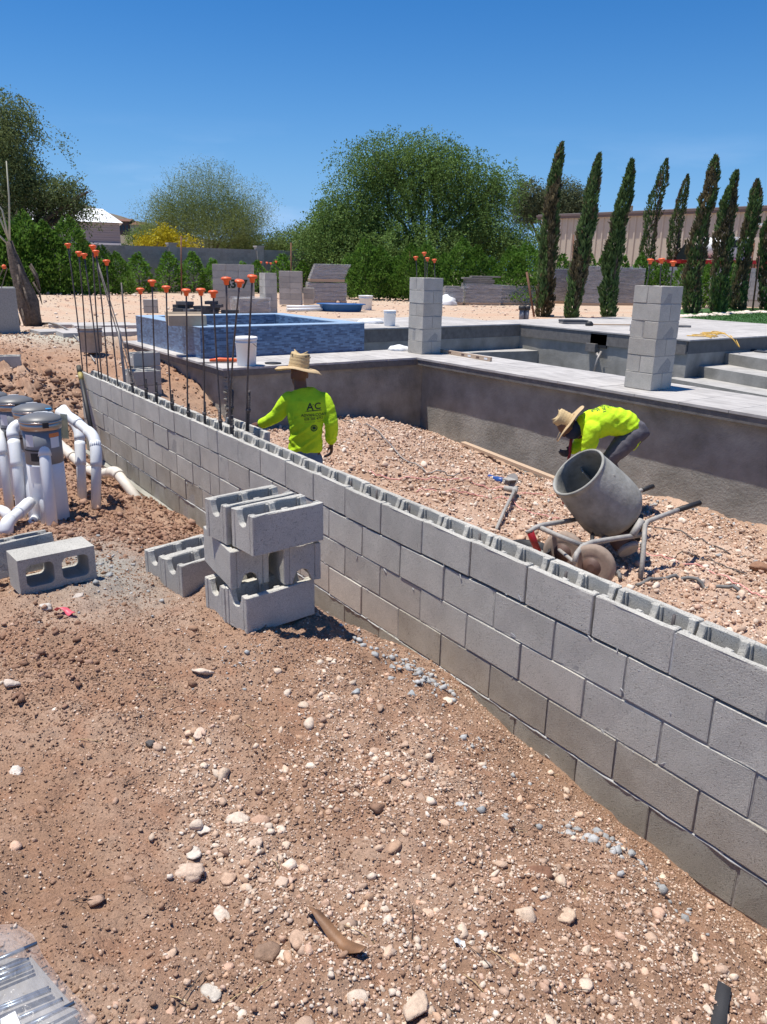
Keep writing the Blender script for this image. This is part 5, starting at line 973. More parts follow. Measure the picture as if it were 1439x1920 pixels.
# ------------------------------------------------------------------ far fence, building, hill
def bgz(p, z=-.1): return Vector((p.x, p.y, z))
fen = empty('block_fence', (-39.3, 20, -.1), 0, 'long dark grey block fence behind the hedge, with capped piers', 'fence'); FO = Vector((39.3, -20, .1))
M_fen = cmu_mat('fence_block', (.36, .345, .32), rand=.08); mfs = (lambda m: (m.box(0, 0, 0, .19, .397, .194), m.bevel(.004), m.mesh('concrete_block', M_fen))[2])(MB())
yF0, yF1 = 6.2, 30.8
for r_ in range(5):
    y0 = yF0 + (r_ % 2) * .2032
    while y0 < yF1: link('concrete_block', mfs, fen, Vector((-39.3, y0, 1.9 - .2032 * (r_ + 1) + .26)) + FO); y0 += .4064
m = MB()
for r_ in range(6):
    y0 = yF0 + ((r_ + 1) % 2) * .2032; z = 1.9 + .26 - .2032 * (r_ + 6)
    while y0 < yF1: m.box(-39.3, y0, z, -39.11, y0 + .397, z + .194); y0 += .4064
m.box(-39.28, yF0, -.1, -39.12, yF1 + .3, 2.13)
for v in m.bm.verts: v.co += FO
tag(link('lower_courses', m.mesh('lower_courses', M_fen), fen), kind='stuff')
for i, px in enumerate((325, 489, 641)):
    p = at(px, 470, 'x', -39.0); m = MB(); m.box(-39.4, p.y - .2, -.1, -39.0, p.y + .2, 2.28); m.box(-39.44, p.y - .24, 2.281, -38.96, p.y + .24, 2.36)
    for v in m.bm.verts: v.co += FO
    link('fence_pier', m.mesh('fence_pier', cmu_mat('pier', (.42, .40, .37)) if i == 0 else D.materials['pier']), fen)
# right-hand lighter wall
a_, b_ = hd(1000, 500, 47), hd(1500, 512, 41); d_ = (bgz(b_) - bgz(a_)); f2 = empty('block_fence', bgz(a_), math.atan2(d_.y, d_.x), 'pale grey block wall behind the cypresses at the right', 'fence'); M_f2 = cmu_mat('pale_fence_block', (.31, .315, .33))
mf2 = (lambda m: (m.box(0, 0, 0, .397, .19, .194), m.mesh('concrete_block', M_f2))[1])(MB()); n_ = 0
for r_ in range(7):
    x_ = (r_ % 2) * .2
    while x_ < d_.length:
        link('concrete_block', mf2, f2, (x_, 0, 1.75 - .2032 * (r_ + 1))) ; x_ += .4064
m = MB(); m.box(0, .01, 0, d_.length, .18, 1.74); link('mortar', m.mesh('mortar', M_mortar_dk), f2)
# metal building
A_, B2 = bgz(hd(1012, 470, 78)), bgz(hd(1560, 470, 66)); d_ = B2 - A_; bd = empty('metal_building', A_, math.atan2(d_.y, d_.x), 'long tan corrugated metal building behind the cypresses', 'building'); Lb_ = d_.length; Hb = 1.33 + (504 - 413) / FPX * 78 + .1
m = MB(); x_ = 0; pts = []
while x_ < Lb_: pts += [(x_, 0), (x_ + .22, 0), (x_ + .27, -.09), (x_ + .40, -.09), (x_ + .45, 0)]; x_ += .62
pts += [(Lb_, 0), (Lb_, 12), (0, 12)]; m.prism(pts, 0, Hb - .32, 'z'); m.build('wall', M_tan, bd)
m = MB(); m.box(-.35, -.28, Hb - .32, Lb_ + .3, 12.4, Hb); m.box(-.38, -.36, Hb - .14, Lb_ + .35, -.28, Hb + .03); m.build('fascia', M_fascia, bd); m = MB(); m.box(-.3, -.2, Hb + .001, Lb_, 12, Hb + .08); m.build('roof', M_tan, bd)
m = MB(); m.box(0, -.16, 0, Lb_, -.1, 1.35); m.build('base_course', M_f2, bd)
pt = hd(1183, 405, 82); m = MB(); m.tube([(0, 0, -8), (0, 0, .9)], .13, 8); m.box(-.7, -.05, .1, .7, .05, .2); tag(m.build('utility_pole', M_bark, None, pt), 'brown utility pole top rising over the metal building roof', 'pole')
# flatbed with cargo beyond the pale wall
fb = hd(1360, 480, 52); fb.z = -.1; tr_ = empty('flatbed_trailer', fb, math.atan2(d_.y, d_.x), 'red flatbed trailer partly seen between the cypresses', 'trailer'); m = MB(); m.box(-4, -1, 2.02, 4.5, 1, 2.22); m.build('deck', M_red, tr_)
for k in range(24): m = MB(); m.box(.6 + .17 * k, -1.06, 1.62, .68 + .17 * k, -1.0, 2.02); m.build('side_slat', M_rust if k % 2 else mat('orange_slat%d' % k, (.42, .17, .09), .7), tr_)
for k in (-3.2, -2.1): m = MB(); m.tube([(k, -1, .45), (k, -.75, .45)], .45, 20); m.tube([(k, .75, .45), (k, 1, .45)], .45, 20) if 0 else None; m.build('wheel', M_black, tr_)
m = MB(); m.box(-3.8, -.1, .6, 4.4, .1, 2.02); m.build('chassis', M_fascia, tr_)
wt = hd(1337, 466, 52); m = MB(); m.lathe([(.01, -.95), (.35, -.93), (.58, -.75), (.60, 0), (.58, .75), (.35, .93), (.01, .95)], Matrix.Rotation(math.pi / 2, 4, 'Y'), 24); o = m.build('water_tank', M_white, None, (wt.x, wt.y, 2.13 + .66), (0, 0, math.atan2(d_.y, d_.x))); tag(o, 'white rounded tank on the red flatbed between two cypresses', 'tank')
vt = hd(1383, 462, 52); ct = empty('truck_cab', (vt.x, vt.y, 2.13), math.atan2(d_.y, d_.x), 'white truck cab with a grey door on the trailer beyond the cypresses', 'truck cab'); m = MB(); m.prism([(-.6, 0), (.65, 0), (.65, .75), (.35, 1.25), (-.45, 1.25), (-.6, .7)], -.8, .8, 'y'); m.bevel(.06, 2); m.build('cab_shell', M_white, ct); m = MB(); m.box(-.25, -.83, .1, .55, -.80, .65); m.build('door', mat('grey_door', (.35, .37, .4), .5), ct); m = MB(); m.box(-.2, -.83, .68, .4, -.80, 1.08); m.build('side_window', M_glass, ct); m = MB(); m.box(.66, -.6, .7, .70, .6, 1.05); m.build('windscreen', M_glass, ct)
vd = hd(1297, 464, 52); m = MB(); m.prism([(-.5, 0), (.6, 0), (.6, .8), (-.1, .85), (-.5, .2)], -.7, .7, 'y'); m.bevel(.04); tag(m.build('cargo_box', M_glass, None, (vd.x, vd.y, 2.13), (0, 0, math.atan2(d_.y, d_.x))), 'black boxy machine on the red trailer at its left end', 'machine')
wp = hd(1432, 458, 44); m = MB(); m.tube([(0, 0, -5), (0, 0, 3.2)], .05, 8); po = empty('lamp_post', (wp.x, wp.y, 0), 0, 'lamp post with a flat white head at the right edge above the fence', 'lamp post'); m.build('post', M_bark, po); m = MB(); m.box(-.4, -.4, 3.2 + .4, .4, .4, 3.7); m.bevel(.03); m.build('lamp_head', M_white, po)
# white-roofed shed at left
A_, B2 = bgz(hd(60, 470, 66)), bgz(hd(228, 470, 66)); d_ = B2 - A_; shd = empty('white_roofed_shed', A_, math.atan2(d_.y, d_.x), 'mauve sided shed with a bright white roof behind the left tree', 'shed'); Ls = d_.length; zt = 1.33 + (490 - 425) / FPX * 66; ze = 1.33 + (490 - 404) / FPX * 66 * 1.06
m = MB()
for k in range(9): m.box(0, -.02 + .02 * (k % 2), 2.7 + k * (zt - 2.7) / 9, Ls, 9, 2.7 + (k + 1) * (zt - 2.7) / 9 - .01)
m.box(.1, .1, 0, Ls - .1, 8.9, zt); m.build('wall', M_mauve, shd); m = MB(); m.prism([(-.3, zt + .02), (3.5, ze), (9.2, zt + .02)], -.4, Ls + .25, 'x')
for v in m.bm.verts:
    if v.co.z > zt + .3: v.co.x = min(v.co.x, Ls - 1.0)
m.build('roof', M_roofw, shd)
for k in range(3): m = MB(); m.box(-.1, -.14, 1.95 + .33 * k, Ls + .02, -.03, 2.16 + .33 * k); m.build('white_rail', M_roofw, shd)
# hill
def hill():
    prof = [(-900, 500), (-500, 420), (-120, 330), (40, 352), (120, 372), (165, 386), (205, 399), (250, 412), (300, 424), (350, 440), (430, 455), (560, 468), (720, 478)]
    V, F = [], []; D_ = 380; nr = 9
    for px, py in prof_dense(prof):
        t = hd(px, py, D_); hh = max(t.z, 1)
        for k in range(nr): f_ = k / (nr - 1); dd = D_ * (.62 + .38 * f_); p = hd(px, py, dd); V.append((p.x, p.y, -1 + (hh + 1) * f_ ** 1.4 + float(vnoise(np.array([px * .05]), np.array([k * 1.3]))[0]) * 2.5 * f_ * (1 - f_) * 3))
        p = hd(px, py, D_ * 1.3); V.append((p.x, p.y, -3))
    n = len(V) // (nr + 1)
    for i in range(n - 1):
        for k in range(nr): a = i * (nr + 1) + k; F.append((a, a + nr + 1, a + nr + 2, a + 1))
    return np_mesh('hill', V, np.array(F), M_hill, None, True)
def prof_dense(P):
    out = []
    for (a, b), (c_, d2) in zip(P[:-1], P[1:]):
        n = max(2, int((c_ - a) / 14))
        for k in range(n): t = k / n; out.append((a + (c_ - a) * t, b + (d2 - b) * t + random.uniform(-1, 1)))
    return out + [P[-1]]
tag(link('hill', hill()), kind='structure')
hh = hd(238, 428, 300); ho = empty('hillside_house', hh, math.atan2(RT.y, RT.x), 'small reddish brown house on the desert hillside', 'house')
for (x0, x1, z0, z1, m_, nm) in ((-5, 1, -2, 2.2, M_motor, 'wall'), (1.2, 5.5, -2.5, 1.2, M_tan, 'wall')): part = MB(); part.box(x0, 0, z0, x1, 6, z1); part.build(nm, m_, ho)
for (x0, x1, z) in ((-5.6, 1.5, 2.21), (1, 6, 1.21)): part = MB(); part.prism([(-1, z), (3, z + 1.0), (7, z)], x0, x1, 'x'); part.build('roof', M_rust, ho)
for k in range(4): part = MB(); part.box(-3.8 + 1.2 * k, -.1, -.8, -3.1 + 1.2 * k, -.02, .9); part.build('window', M_glass, ho)
# ------------------------------------------------------------------ plants
def leafmesh(name, P, dirs, size, cols, aspect=.45, lit=None, quad=False):
    """one small leaf (kite) at each point"""
    n = len(P); dirs = dirs / (np.linalg.norm(dirs, axis=1)[:, None] + 1e-9); r = RNG.normal(size=(n, 3)); s = np.cross(dirs, r); s /= np.linalg.norm(s, axis=1)[:, None] + 1e-9
    a = P - dirs * size[:, None] * .5; b = P + dirs * size[:, None] * .5; l = P + s * (size * aspect * .5)[:, None]; rr_ = P - s * (size * aspect * .5)[:, None]
    V = np.stack([a, l, b, rr_], 1).reshape(-1, 3); F = np.arange(n * 4).reshape(n, 4)
    return np_mesh(name, V, F, M_leaf, np.repeat(cols, 4, 0))
def green(n, base, var=.25, yellow=.08):
    b = np.array(base) * RNG.uniform(1 - var, 1 + var, (n, 1)); return np.clip(b + RNG.uniform(0, yellow, (n, 1)) * np.array([.10, .09, .0]), 0, 1)
def lobe_points(lobes, n, shell=.55):
    w = np.array([l[3] * l[4] * l[5] for l in lobes]) ** .75; i = RNG.choice(len(lobes), n, p=w / w.sum()); L_ = np.array(lobes)[i]
    d = RNG.normal(size=(n, 3)); d /= np.linalg.norm(d, axis=1)[:, None]; r = RNG.uniform(shell ** 2, 1, n) ** .5
    # ragged outline: radius varies by direction
    r = r * (1 + .28 * vnoise(d[:, 0] * 3.1 + i * 7, d[:, 1] * 3.1 + d[:, 2] * 2.3)); return L_[:, :3] + d * L_[:, 3:6] * r[:, None], d
def tree(name, base, lobes, ntw, per, leaf, base_col, label, droop=.5, tw=.8, trunk=.2, spread=.35, cat='tree', group=None, up=0, gap=0, branches=True, yellow=.08, trunk_mat=None, lean=(0, 0), aspect=.5, sub=10):
    """lobes relative to the base: (x, y, z, rx, ry, rz) in view-aligned axes (right, away, up)"""
    o = empty(name, base, math.atan2(RT.y, RT.x), label, cat, group); L2 = []
    for l in lobes:
        for _ in range(sub):
            u = RNG.normal(size=3); u /= np.linalg.norm(u); f_ = RNG.uniform(.34, .58); L2.append((l[0] + u[0] * l[3] * (1 - f_ * .75), l[1] + u[1] * l[4] * (1 - f_ * .75), l[2] + u[2] * l[5] * (1 - f_ * .75), l[3] * f_, l[4] * f_ * 1.1, l[5] * f_))
    P, d = lobe_points(L2 or lobes, ntw, .62)
    if gap:
        k = fbm(P[:, 0] + 5, P[:, 2] + P[:, 1] * .5, gap, 2, 1) > -.16; P, d = P[k], d[k]
    n = len(P); tdir = d * 1.0 + np.array([0, 0, -droop + up]) + RNG.normal(size=(n, 3)) * spread; tdir /= np.linalg.norm(tdir, axis=1)[:, None]
    sz_ = RNG.uniform(.55, 1.25, n)
    t = np.linspace(0, 1, per); cur = P[:, None, :] + tdir[:, None, :] * (t * tw)[None, :, None] + np.array([0, 0, -1]) * (droop * tw * .5 * t ** 2)[None, :, None] + RNG.normal(size=(n, per, 3)) * leaf * .55
    Q = cur.reshape(-1, 3); N_ = len(Q); dd = np.repeat(tdir, per, 0) + RNG.normal(size=(N_, 3)) * .8
    tone = np.repeat(RNG.uniform(.75, 1.25, n), per)[:, None]; c_ = green(N_, base_col, .2, yellow) * tone
    link('crown', leafmesh('crown', Q, dd, RNG.uniform(.6, 1.4, N_) * leaf, np.clip(c_, 0, 1), aspect), o)
    m = MB(); lob = np.array(lobes); top = Vector(lob[:, :3].mean(0)); fork = Vector((lean[0] * .5, lean[1] * .5, top.z * .35)); m.tube([(0, 0, -.1), fork * .5, fork], [trunk, trunk * .8, trunk * .65], 9)
    if branches:
        for l in lobes:
            tip = Vector(l[:3]); mid = fork.lerp(tip, .5) + Vector((random.uniform(-.3, .3), random.uniform(-.3, .3), .3)); m.tube([fork * .95, mid, tip], [trunk * .5, trunk * .3, trunk * .12], 6)
            for _ in range(7):
                e = tip + Vector([random.uniform(-.5, .5) * l[3 + i] for i in range(3)]); m.tube([mid.lerp(tip, random.random()), mid.lerp(e, .6), e], [trunk * .16, trunk * .09, trunk * .03], 4)
    m.build('trunk', trunk_mat or M_bark, o); return o
def vlobe(dist, base_px, L_):
    """lobes given by picture extents (centre x, centre y, half width, half height) at a distance"""
    out = []; ref = hd(base_px[0], base_px[1], dist); k = dist / FPX
    for (cx, cy, hw, hh, *dz) in L_:
        p = hd(cx, cy, dist) - bgz(ref); out.append((p.dot(RT), (dz[0] if dz else 0) + 0, p.z, hw * k, hw * k * .8, hh * k))
    return bgz(ref), out
OL = (.072, .105, .028)
b, lo = vlobe(47, (800, 540), [(765, 322, 105, 66), (695, 350, 75, 78), (690, 410, 95, 75), (850, 380, 85, 80), (910, 390, 55, 60), (640, 435, 70, 50), (740, 460, 120, 65, -1), (880, 460, 95, 60, -1), (955, 445, 68, 58), (930, 345, 45, 42), (610, 445, 66, 48), (660, 420, 60, 55), (690, 480, 100, 40, -1.5), (820, 300, 45, 35), (720, 300, 45, 30)])
tree('mesquite_tree', b, lo, 17000, 13, .105, (.12, .20, .05), 'huge dense green mesquite tree in the middle beyond the yard', droop=.8, tw=.8, trunk=.4, spread=.35, aspect=.55)
b, lo = vlobe(40, (40, 560), [(0, 270, 85, 75), (60, 330, 75, 62), (20, 400, 95, 80), (95, 400, 60, 55), (-60, 330, 90, 100), (140, 352, 56, 30), (185, 365, 36, 22), (165, 395, 34, 22), (110, 440, 55, 40), (40, 470, 95, 45), (10, 215, 45, 32), (130, 405, 35, 35)])
tree('mesquite_tree', b, lo, 11000, 13, .09, (.15, .20, .075), 'tall dark mesquite tree at the left edge with loose drooping sprays', droop=.9, tw=.7, trunk=.35, spread=.35, gap=.9, aspect=.55)
b, lo = vlobe(58, (395, 520), [(385, 400, 62, 50), (440, 415, 52, 42), (335, 420, 50, 38), (400, 445, 90, 28), (465, 440, 40, 28), (300, 430, 40, 26)])
tree('palo_verde_tree', b, lo, 6500, 14, .13, (.18, .23, .075), 'airy palo verde tree with fine upright twigs behind the fence', droop=.0, up=.9, tw=1.6, trunk=.2, spread=.25, aspect=.2)
b, lo = vlobe(52, (300, 520), [(300, 448, 26, 20), (275, 455, 20, 12), (352, 458, 22, 9)])
tree('flowering_shrub', b, lo, 520, 8, .11, (.45, .38, .02), 'yellow flowering shrub just above the fence', droop=.2, tw=.4, trunk=.08, cat='shrub', yellow=.4, aspect=.7)
b, lo = vlobe(60, (500, 520), [(530, 460, 50, 22), (575, 450, 45, 28), (480, 462, 40, 20), (440, 464, 40, 12), (270, 455, 40, 26)])
tree('desert_tree', b, lo, 5200, 10, .12, (.16, .23, .07), 'low light green trees filling the gap between the larger trees', droop=.5, tw=.8, trunk=.2)
b, lo = vlobe(88, (1020, 500), [(1000, 378, 38, 30), (1060, 375, 40, 28), (985, 395, 22, 20), (1090, 380, 20, 18)])
tree('distant_tree', b, lo, 3000, 10, .20, (.12, .145, .075), 'rounded grey green tree showing above the roof of the metal building', droop=.4, tw=.9, trunk=.35, aspect=.5)
# cypresses
def cypress(px, pyb, px_t, py_t, w, label, dist=None, brown=0., n=5200):
    p = at(px, pyb, 'z', -.08); b = Vector((p.x, p.y, gh(p.x, p.y) - .03)); dh = math.hypot(p.x - CAMPOS.x, p.y - CAMPOS.y); t = hd(px_t, py_t, dh); o = empty('cypress', b, 0, label, 'cypress', 'cypresses in a row'); ax_ = t - b; k = dh / FPX; R_ = w * k / 2 * .62
    h = RNG.uniform(0, 1, n) ** .9; a = RNG.uniform(0, 6.283, n); prof_ = np.interp(h, [0, .03, .12, .45, .78, .93, 1], [.6, .9, 1.02, 1, .86, .55, .1]); wob = 1 + .6 * vnoise(h * 11 + px, a * 1.3, 1) + .5 * vnoise(h * 34, a * 3 + px, 2)
    r = R_ * prof_ * wob * RNG.uniform(.5, 1.02, n) ** .5; cw = (.16 * np.sin(h * 6 + px) + .9 * (h * h - h) * 1.2) * R_ * 2 * .8
    P = np.stack([b.x * 0 + ax_.x * h + r * np.cos(a) + cw, ax_.y * h + r * np.sin(a), ax_.z * h], -1); d = np.stack([np.cos(a) * .55, np.sin(a) * .55, np.full(n, 1.)], -1) + RNG.normal(size=(n, 3)) * .28
    c_ = green(n, (.095, .155, .055), .3, .06); bm_ = (vnoise(h * 6 + px, a, 3) + .25 < brown)[:, None]; c_ = np.where(bm_ | (RNG.random((n, 1)) < brown * .5), np.array([.135, .115, .065]) * RNG.uniform(.7, 1.3, (n, 1)), c_); c_ = c_ * (1 + .6 * vnoise(h * 30, a * 2.5, 0))[:, None]
    link('crown', leafmesh('crown', P, d, RNG.uniform(.08, .26, n) * np.where(h > .9, .8, 1), np.clip(c_, 0, 1), .3), o); m = MB(); m.tube([(0, 0, -.05), ax_ * .5, ax_ * .95], [.06, .04, .01], 7); m.build('trunk', M_bark, o); return o
CY = [(1018, 594, 1055, 268, 46, 'leftmost and tallest looking cypress in the row', .18), (1073, 598, 1128, 288, 42, 'second cypress from the left, thin and leaning right', .12), (1140, 596, 1184, 300, 44, 'third cypress from the left, dark green, rising over the tool bucket', 0), (1208, 560, 1248, 298, 42, 'fourth cypress from the left, behind the right column', .05), (1258, 558, 1288, 327, 34, 'fifth cypress from the left, slimmest of the row', .2), (1297, 589, 1340, 292, 46, 'sixth cypress from the left, just right of the near column', .2), (1345, 586, 1382, 320, 44, 'seventh cypress from the left, dark and full', .1), (1386, 583, 1422, 336, 40, 'eighth cypress from the left, near the right edge', .15), (1440, 582, 1452, 390, 44, 'last cypress, cut off by the right edge', .1)]
for (a, b_, c_, d2, w, lb, br) in CY: cypress(a, b_, c_, d2, w, lb, brown=br)
# hedge shrubs
def shrub_mesh(w, h, n, seed, col):
    r_ = np.random.default_rng(seed); H = r_.uniform(.04, 1, n); a = r_.uniform(0, 6.283, n); pr2 = np.interp(H, [0, .15, .45, .8, 1], [.7, 1, .92, .55, .1]); r = w / 2 * pr2 * (1 + .55 * vnoise(H * 7 + seed, a * 1.7, 1)) * r_.uniform(.35, 1, n) ** .5
    P = np.stack([r * np.cos(a), r * np.sin(a), H * h * (1 + .16 * vnoise(a * 2, a * 0 + seed, 2))], -1); d = np.stack([np.cos(a), np.sin(a), r_.uniform(.2, 1.6, n)], -1)
    return leafmesh('foliage', P, d, r_.uniform(.10, .18, n), np.clip(green(n, col, .35, .25), 0, 1), .55)
HS = [shrub_mesh(1.3, 2.3, 1300, i, (.10, .215, .035)) for i in range(4)] + [shrub_mesh(2.4, 2.7, 3600, 9, (.09, .19, .032)), shrub_mesh(2.6, 3.0, 3800, 11, (.095, .20, .035))]
stem_m = MB(); stem_m.tube([(0, 0, 0), (.03, 0, 1.2)], [.04, .02], 6); ME_stem = stem_m.mesh('stem', M_bark)
def shrub(px, xw, k, sc, label, group='hedge shrubs along the fence', dist=None):
    p = at(px, 545, 'x', xw) if dist is None else hd(px, 545, dist); o = empty('hedge_shrub', (p.x, p.y, -.12), random.uniform(0, 6), label, 'shrub', group); link('foliage', HS[k], o); link('stem', ME_stem, o); o.scale = (sc, sc, sc * random.uniform(.95, 1.05)); return o
lab_dense = 'broad leaved shrub in the dense hedge at the far left'
for nh, (px, k) in enumerate(((-20, 5), (20, 4), (55, 5), (95, 4), (135, 5), (165, 4), (195, 5), (222, 4))): shrub(px, -31.5 if px < 150 else -34, k, (1.0 if px < 150 else .85) if px < 190 else .66, 'broad leaved shrub, %s from the left in the dense left hedge' % ordn[nh], 'dense hedge at the left')
for px, s_, lb in ((262, .92, 'conical shrub standing alone left of the first fence pier'), (318, .95, 'slim shrub just left of the first fence pier'), (364, .92, 'shrub right of the first fence pier'), (402, .85, 'shrub behind the left side of the spa rebars'), (457, .78, 'shrub top peeping over the numbered block cube'), (485, .8, 'shrub behind the capped rebars of the distant column'), (532, .95, 'tall thin shrub right of the distant column'), (570, .85, 'shrub left of the toppled paver pallet'), (612, .7, 'shrub top peeping over the toppled paver pallet')): o = shrub(px, -37.6, random.randrange(4), s_ * .98, lb); o.scale.x = o.scale.y = s_ * 1.35; o.scale.z *= .92
for i, px in enumerate((655, 685, 712, 742, 772, 800, 832, 862, 892, 922, 955, 985)): shrub(px, 0, 4 + i % 2 if i % 3 else random.randrange(4), .86, 'leafy shrub, %s from the left in the dark hedge beneath the great mesquite' % ordn[i], 'hedge under the big tree', dist=38.5 - .2 * i)
for i, px in enumerate((1015, 1050, 1100, 1130, 1165, 1195, 1225, 1240, 1275, 1310, 1325, 1360, 1368)): shrub(px, 0, random.randrange(4), .82 if px > 1220 else .95, 'bright green shrub by the pale wall among the cypresses, %s from the left' % ordn[i], 'shrubs between the cypresses', dist=42 - i * .35)
# young palo with pale stems leaning trunk at left
tp = at(62, 612, 'z', -.12); o = empty('leaning_tree', tp, math.atan2(RT.y, RT.x), 'bare leaning trunk with frayed bark and thin pale stems at the left', 'tree'); kx = 20.5 / FPX
pts = [((px - 62) * kx, 0, (612 - py) * kx / .96) for px, py in ((63, 615), (58, 575), (50, 540), (43, 510), (38, 485))]; m = MB(); m.tube(pts, [.19, .24, .17, .11, .07], 12); bmesh.ops.subdivide_edges(m.bm, edges=m.bm.edges[:], cuts=1); m.jitter(.018); m.build('trunk', M_palm, o)
for q_ in ([(40, 490), (35, 440), (22, 420), (8, 395)], [(40, 490), (46, 420), (49, 370)], [(41, 492), (30, 455), (18, 415)], [(38, 490), (15, 468), (-8, 448)]): m = MB(); m.tube([((px - 62) * kx, random.uniform(-.05, .05), (612 - py) * kx / .96) for px, py in q_], [.024, .018, .012, .007][:len(q_)], 6); m.build('stem', M_stem, o)
m = MB()
for k in range(14): a = random.uniform(0, 6.28); z = random.uniform(.1, 1.4); m.tube([(-.1 + .2 * math.cos(a), .2 * math.sin(a), z + .15), (-.05 + .26 * math.cos(a), .26 * math.sin(a), z - .1), (.25 * math.cos(a), .25 * math.sin(a), z - .35)], [.02, .03, .008], 4)
tag(m.build('frayed_bark', M_palm, o), kind='stuff')
# stakes
for (a, b_, d2, c_, lb) in ((340, 545, 340, 442, 'rusty stake standing against the fence right of the first pier'), (546, 530, 546, 455, 'rusty stake rising above the fence behind the distant column'), (768, 545, 770, 465, 'brown stake in the hedge left of the corner column'), (1003, 596, 988, 510, 'rusty stake leaning left of the leftmost cypress'), (1026, 594, 1030, 507, 'brown stake in front of the leftmost cypress'), (1072, 560, 1076, 440, 'thin brown stake behind the second cypress'), (1411, 585, 1424, 480, 'rusty post at the right side beside the last cypresses'), (1396, 580, 1415, 455, 'thin brown post near the right edge'), (1283, 588, 1300, 470, 'brown stake leaning against the sixth cypress')):
    dd = at(a, b_, 'z', -.1); dh = min(math.hypot(dd.x - CAMPOS.x, dd.y - CAMPOS.y), 38); p0 = bgz(hd(a, b_, dh), -.15); t = hd(d2, c_, dh); m = MB(); m.tube([(0, 0, 0), t - p0], .035, 6); tag(m.build('stake', M_rust, None, p0), lb, 'stake', 'stakes in the yard')
# ------------------------------------------------------------------ materials stacked in the yard
def wrapped(px, pyb, w_px, h_px, label, yaw=.7, layers=5, top=None, loose=0, z=-.1, cat='pallet', group='wrapped paver pallets', depth=.8, tilt=0):
    p = at(px, pyb, 'z', z); k = (p - CAMPOS).length / FPX; w = w_px * k; h = h_px * k; o = empty('paver_pallet', (p.x, p.y, gh(p.x, p.y)), yaw, label, cat, group)
    m = MB(); m.box(-w / 2, -depth / 2, .08, w / 2, depth / 2, .12)
    for s_ in (-1, 0, 1): m.box(-w / 2, s_ * depth * .42 - .05, 0, w / 2, s_ * depth * .42 + .05, .08)
    m.build('pallet', M_wood, o); hl = (h - .14) / layers
    for i in range(layers):
        sh_ = random.uniform(-.015, .015); sh_ += tilt * i / layers; m = MB(); m.box(-w / 2 + .02 + sh_, -depth / 2 + .02, .13 + i * hl, w / 2 - .02 + sh_, depth / 2 - .02, .13 + (i + 1) * hl - .012); m.bevel(.006); m.build('paver_layer', M_wrapm, o)
    for i in range(loose): zz = .14 + h - .14 + i * .07; a = random.uniform(-.2, .2); m = MB(); m.box(-w * .42, -depth * .4, zz, w * .36, depth * .38, zz + .055, Matrix.Translation((a, 0, 0)) @ Matrix.Rotation(random.uniform(-.12, .12), 4, 'Z')); m.build('loose_paver', M_wrapm, o)
    b = MB(); b.box(-w / 2 - .004, -depth / 2 - .004, .1, w / 2 + .004, depth / 2 + .004, .13 + layers * hl + .012); bmesh.ops.subdivide_edges(b.bm, edges=b.bm.edges[:], cuts=7, use_grid_fill=True); b.jitter(.008)
    if tilt: 
        for v in b.bm.verts: v.co.x += tilt * max(0, v.co.z - .13) / (layers * hl)
    b.build('plastic_wrap', M_wrap, o); return o
YW = math.atan2(RT.y, RT.x)
wrapped(612, 568, 70, 36, 'lower wrapped pallet of pavers under the slumped one', YW + .2, 4)
o = wrapped(612, 568, 62, 30, 'slumped wrapped bundle of pavers leaning right on top of another pallet', YW + .2, 6, tilt=.25); o.location.z += 36 * 33 / FPX + .04
wrapped(848, 571, 34, 30, 'small paver bundle right of the corner column', YW + .1, 4, loose=1); wrapped(901, 571, 66, 36, 'wrapped pavers topped with loose slabs left of the first cypress', YW + .15, 4, loose=5); wrapped(965, 571, 78, 34, 'wrapped paver pallet directly left of the first cypress', YW + .25, 4); wrapped(1040, 568, 60, 58, 'tall wrapped stack behind the first cypress', YW, 7); wrapped(1102, 572, 62, 66, 'tall wrapped stack behind the second cypress', YW, 8); wrapped(1165, 572, 62, 62, 'tall wrapped stack behind the third cypress', YW, 8); wrapped(1215, 568, 50, 56, 'tall wrapped stack mostly hidden behind the near column', YW, 7)
def cube_stack(px, pyb, nx_, nz_, label, yaw, z=-.1, m_=None, ny_=3, wrapme=False):
    p = at(px, pyb, 'z', z); o = empty('block_cube', (p.x, p.y, gh(p.x, p.y)), yaw, label, 'block stack', 'stacks of concrete block')
    for k in range(nz_):
        for i in range(nx_):
            for j in range(ny_):
                if 0 < i < nx_ - 1 and 0 < j < ny_ - 1 and k < nz_ - 1: continue
                link('concrete_block', m_ or ME_solid['w'], o, ((i - nx_ / 2) * .4, j * .2, k * .198 + .05 + random.uniform(0, .002)), (0, 0, random.uniform(-.01, .01)))
    return o
cs = cube_stack(438, 586, 3, 7, 'tall cube of concrete blocks with hand painted dark numbers', YW + .05, ny_=4); t = text_mesh('4367', .34, .012); t.materials.append(M_print); o = link('painted_number', t, cs, (.12, -.006, .74), (math.pi / 2, 0, 0))
cube_stack(545, 575, 2, 6, 'stack of blocks just right of the distant column', YW, ny_=3); cube_stack(579, 573, 1, 3, 'low stack of blocks left of the toppled pallet', YW, ny_=2)
p = at(470, 590, 'z', -.1); b = MB(); b.box(-.5, -.4, 0, .5, .4, .5); bmesh.ops.subdivide_edges(b.bm, edges=b.bm.edges[:], cuts=5, use_grid_fill=True); b.jitter(.015); wo_ = empty('wrapped_bundle', (p.x, p.y, gh(p.x, p.y)), YW + .5, 'plastic wrapped grey bundle in front of the numbered block cube', 'bundle'); b.build('plastic_wrap', M_wrap, wo_); b = MB(); b.box(-.46, -.37, 0, .46, .37, .46); b.bevel(.02); b.build('paver_bundle', M_wrapm, wo_)
random.seed(31)
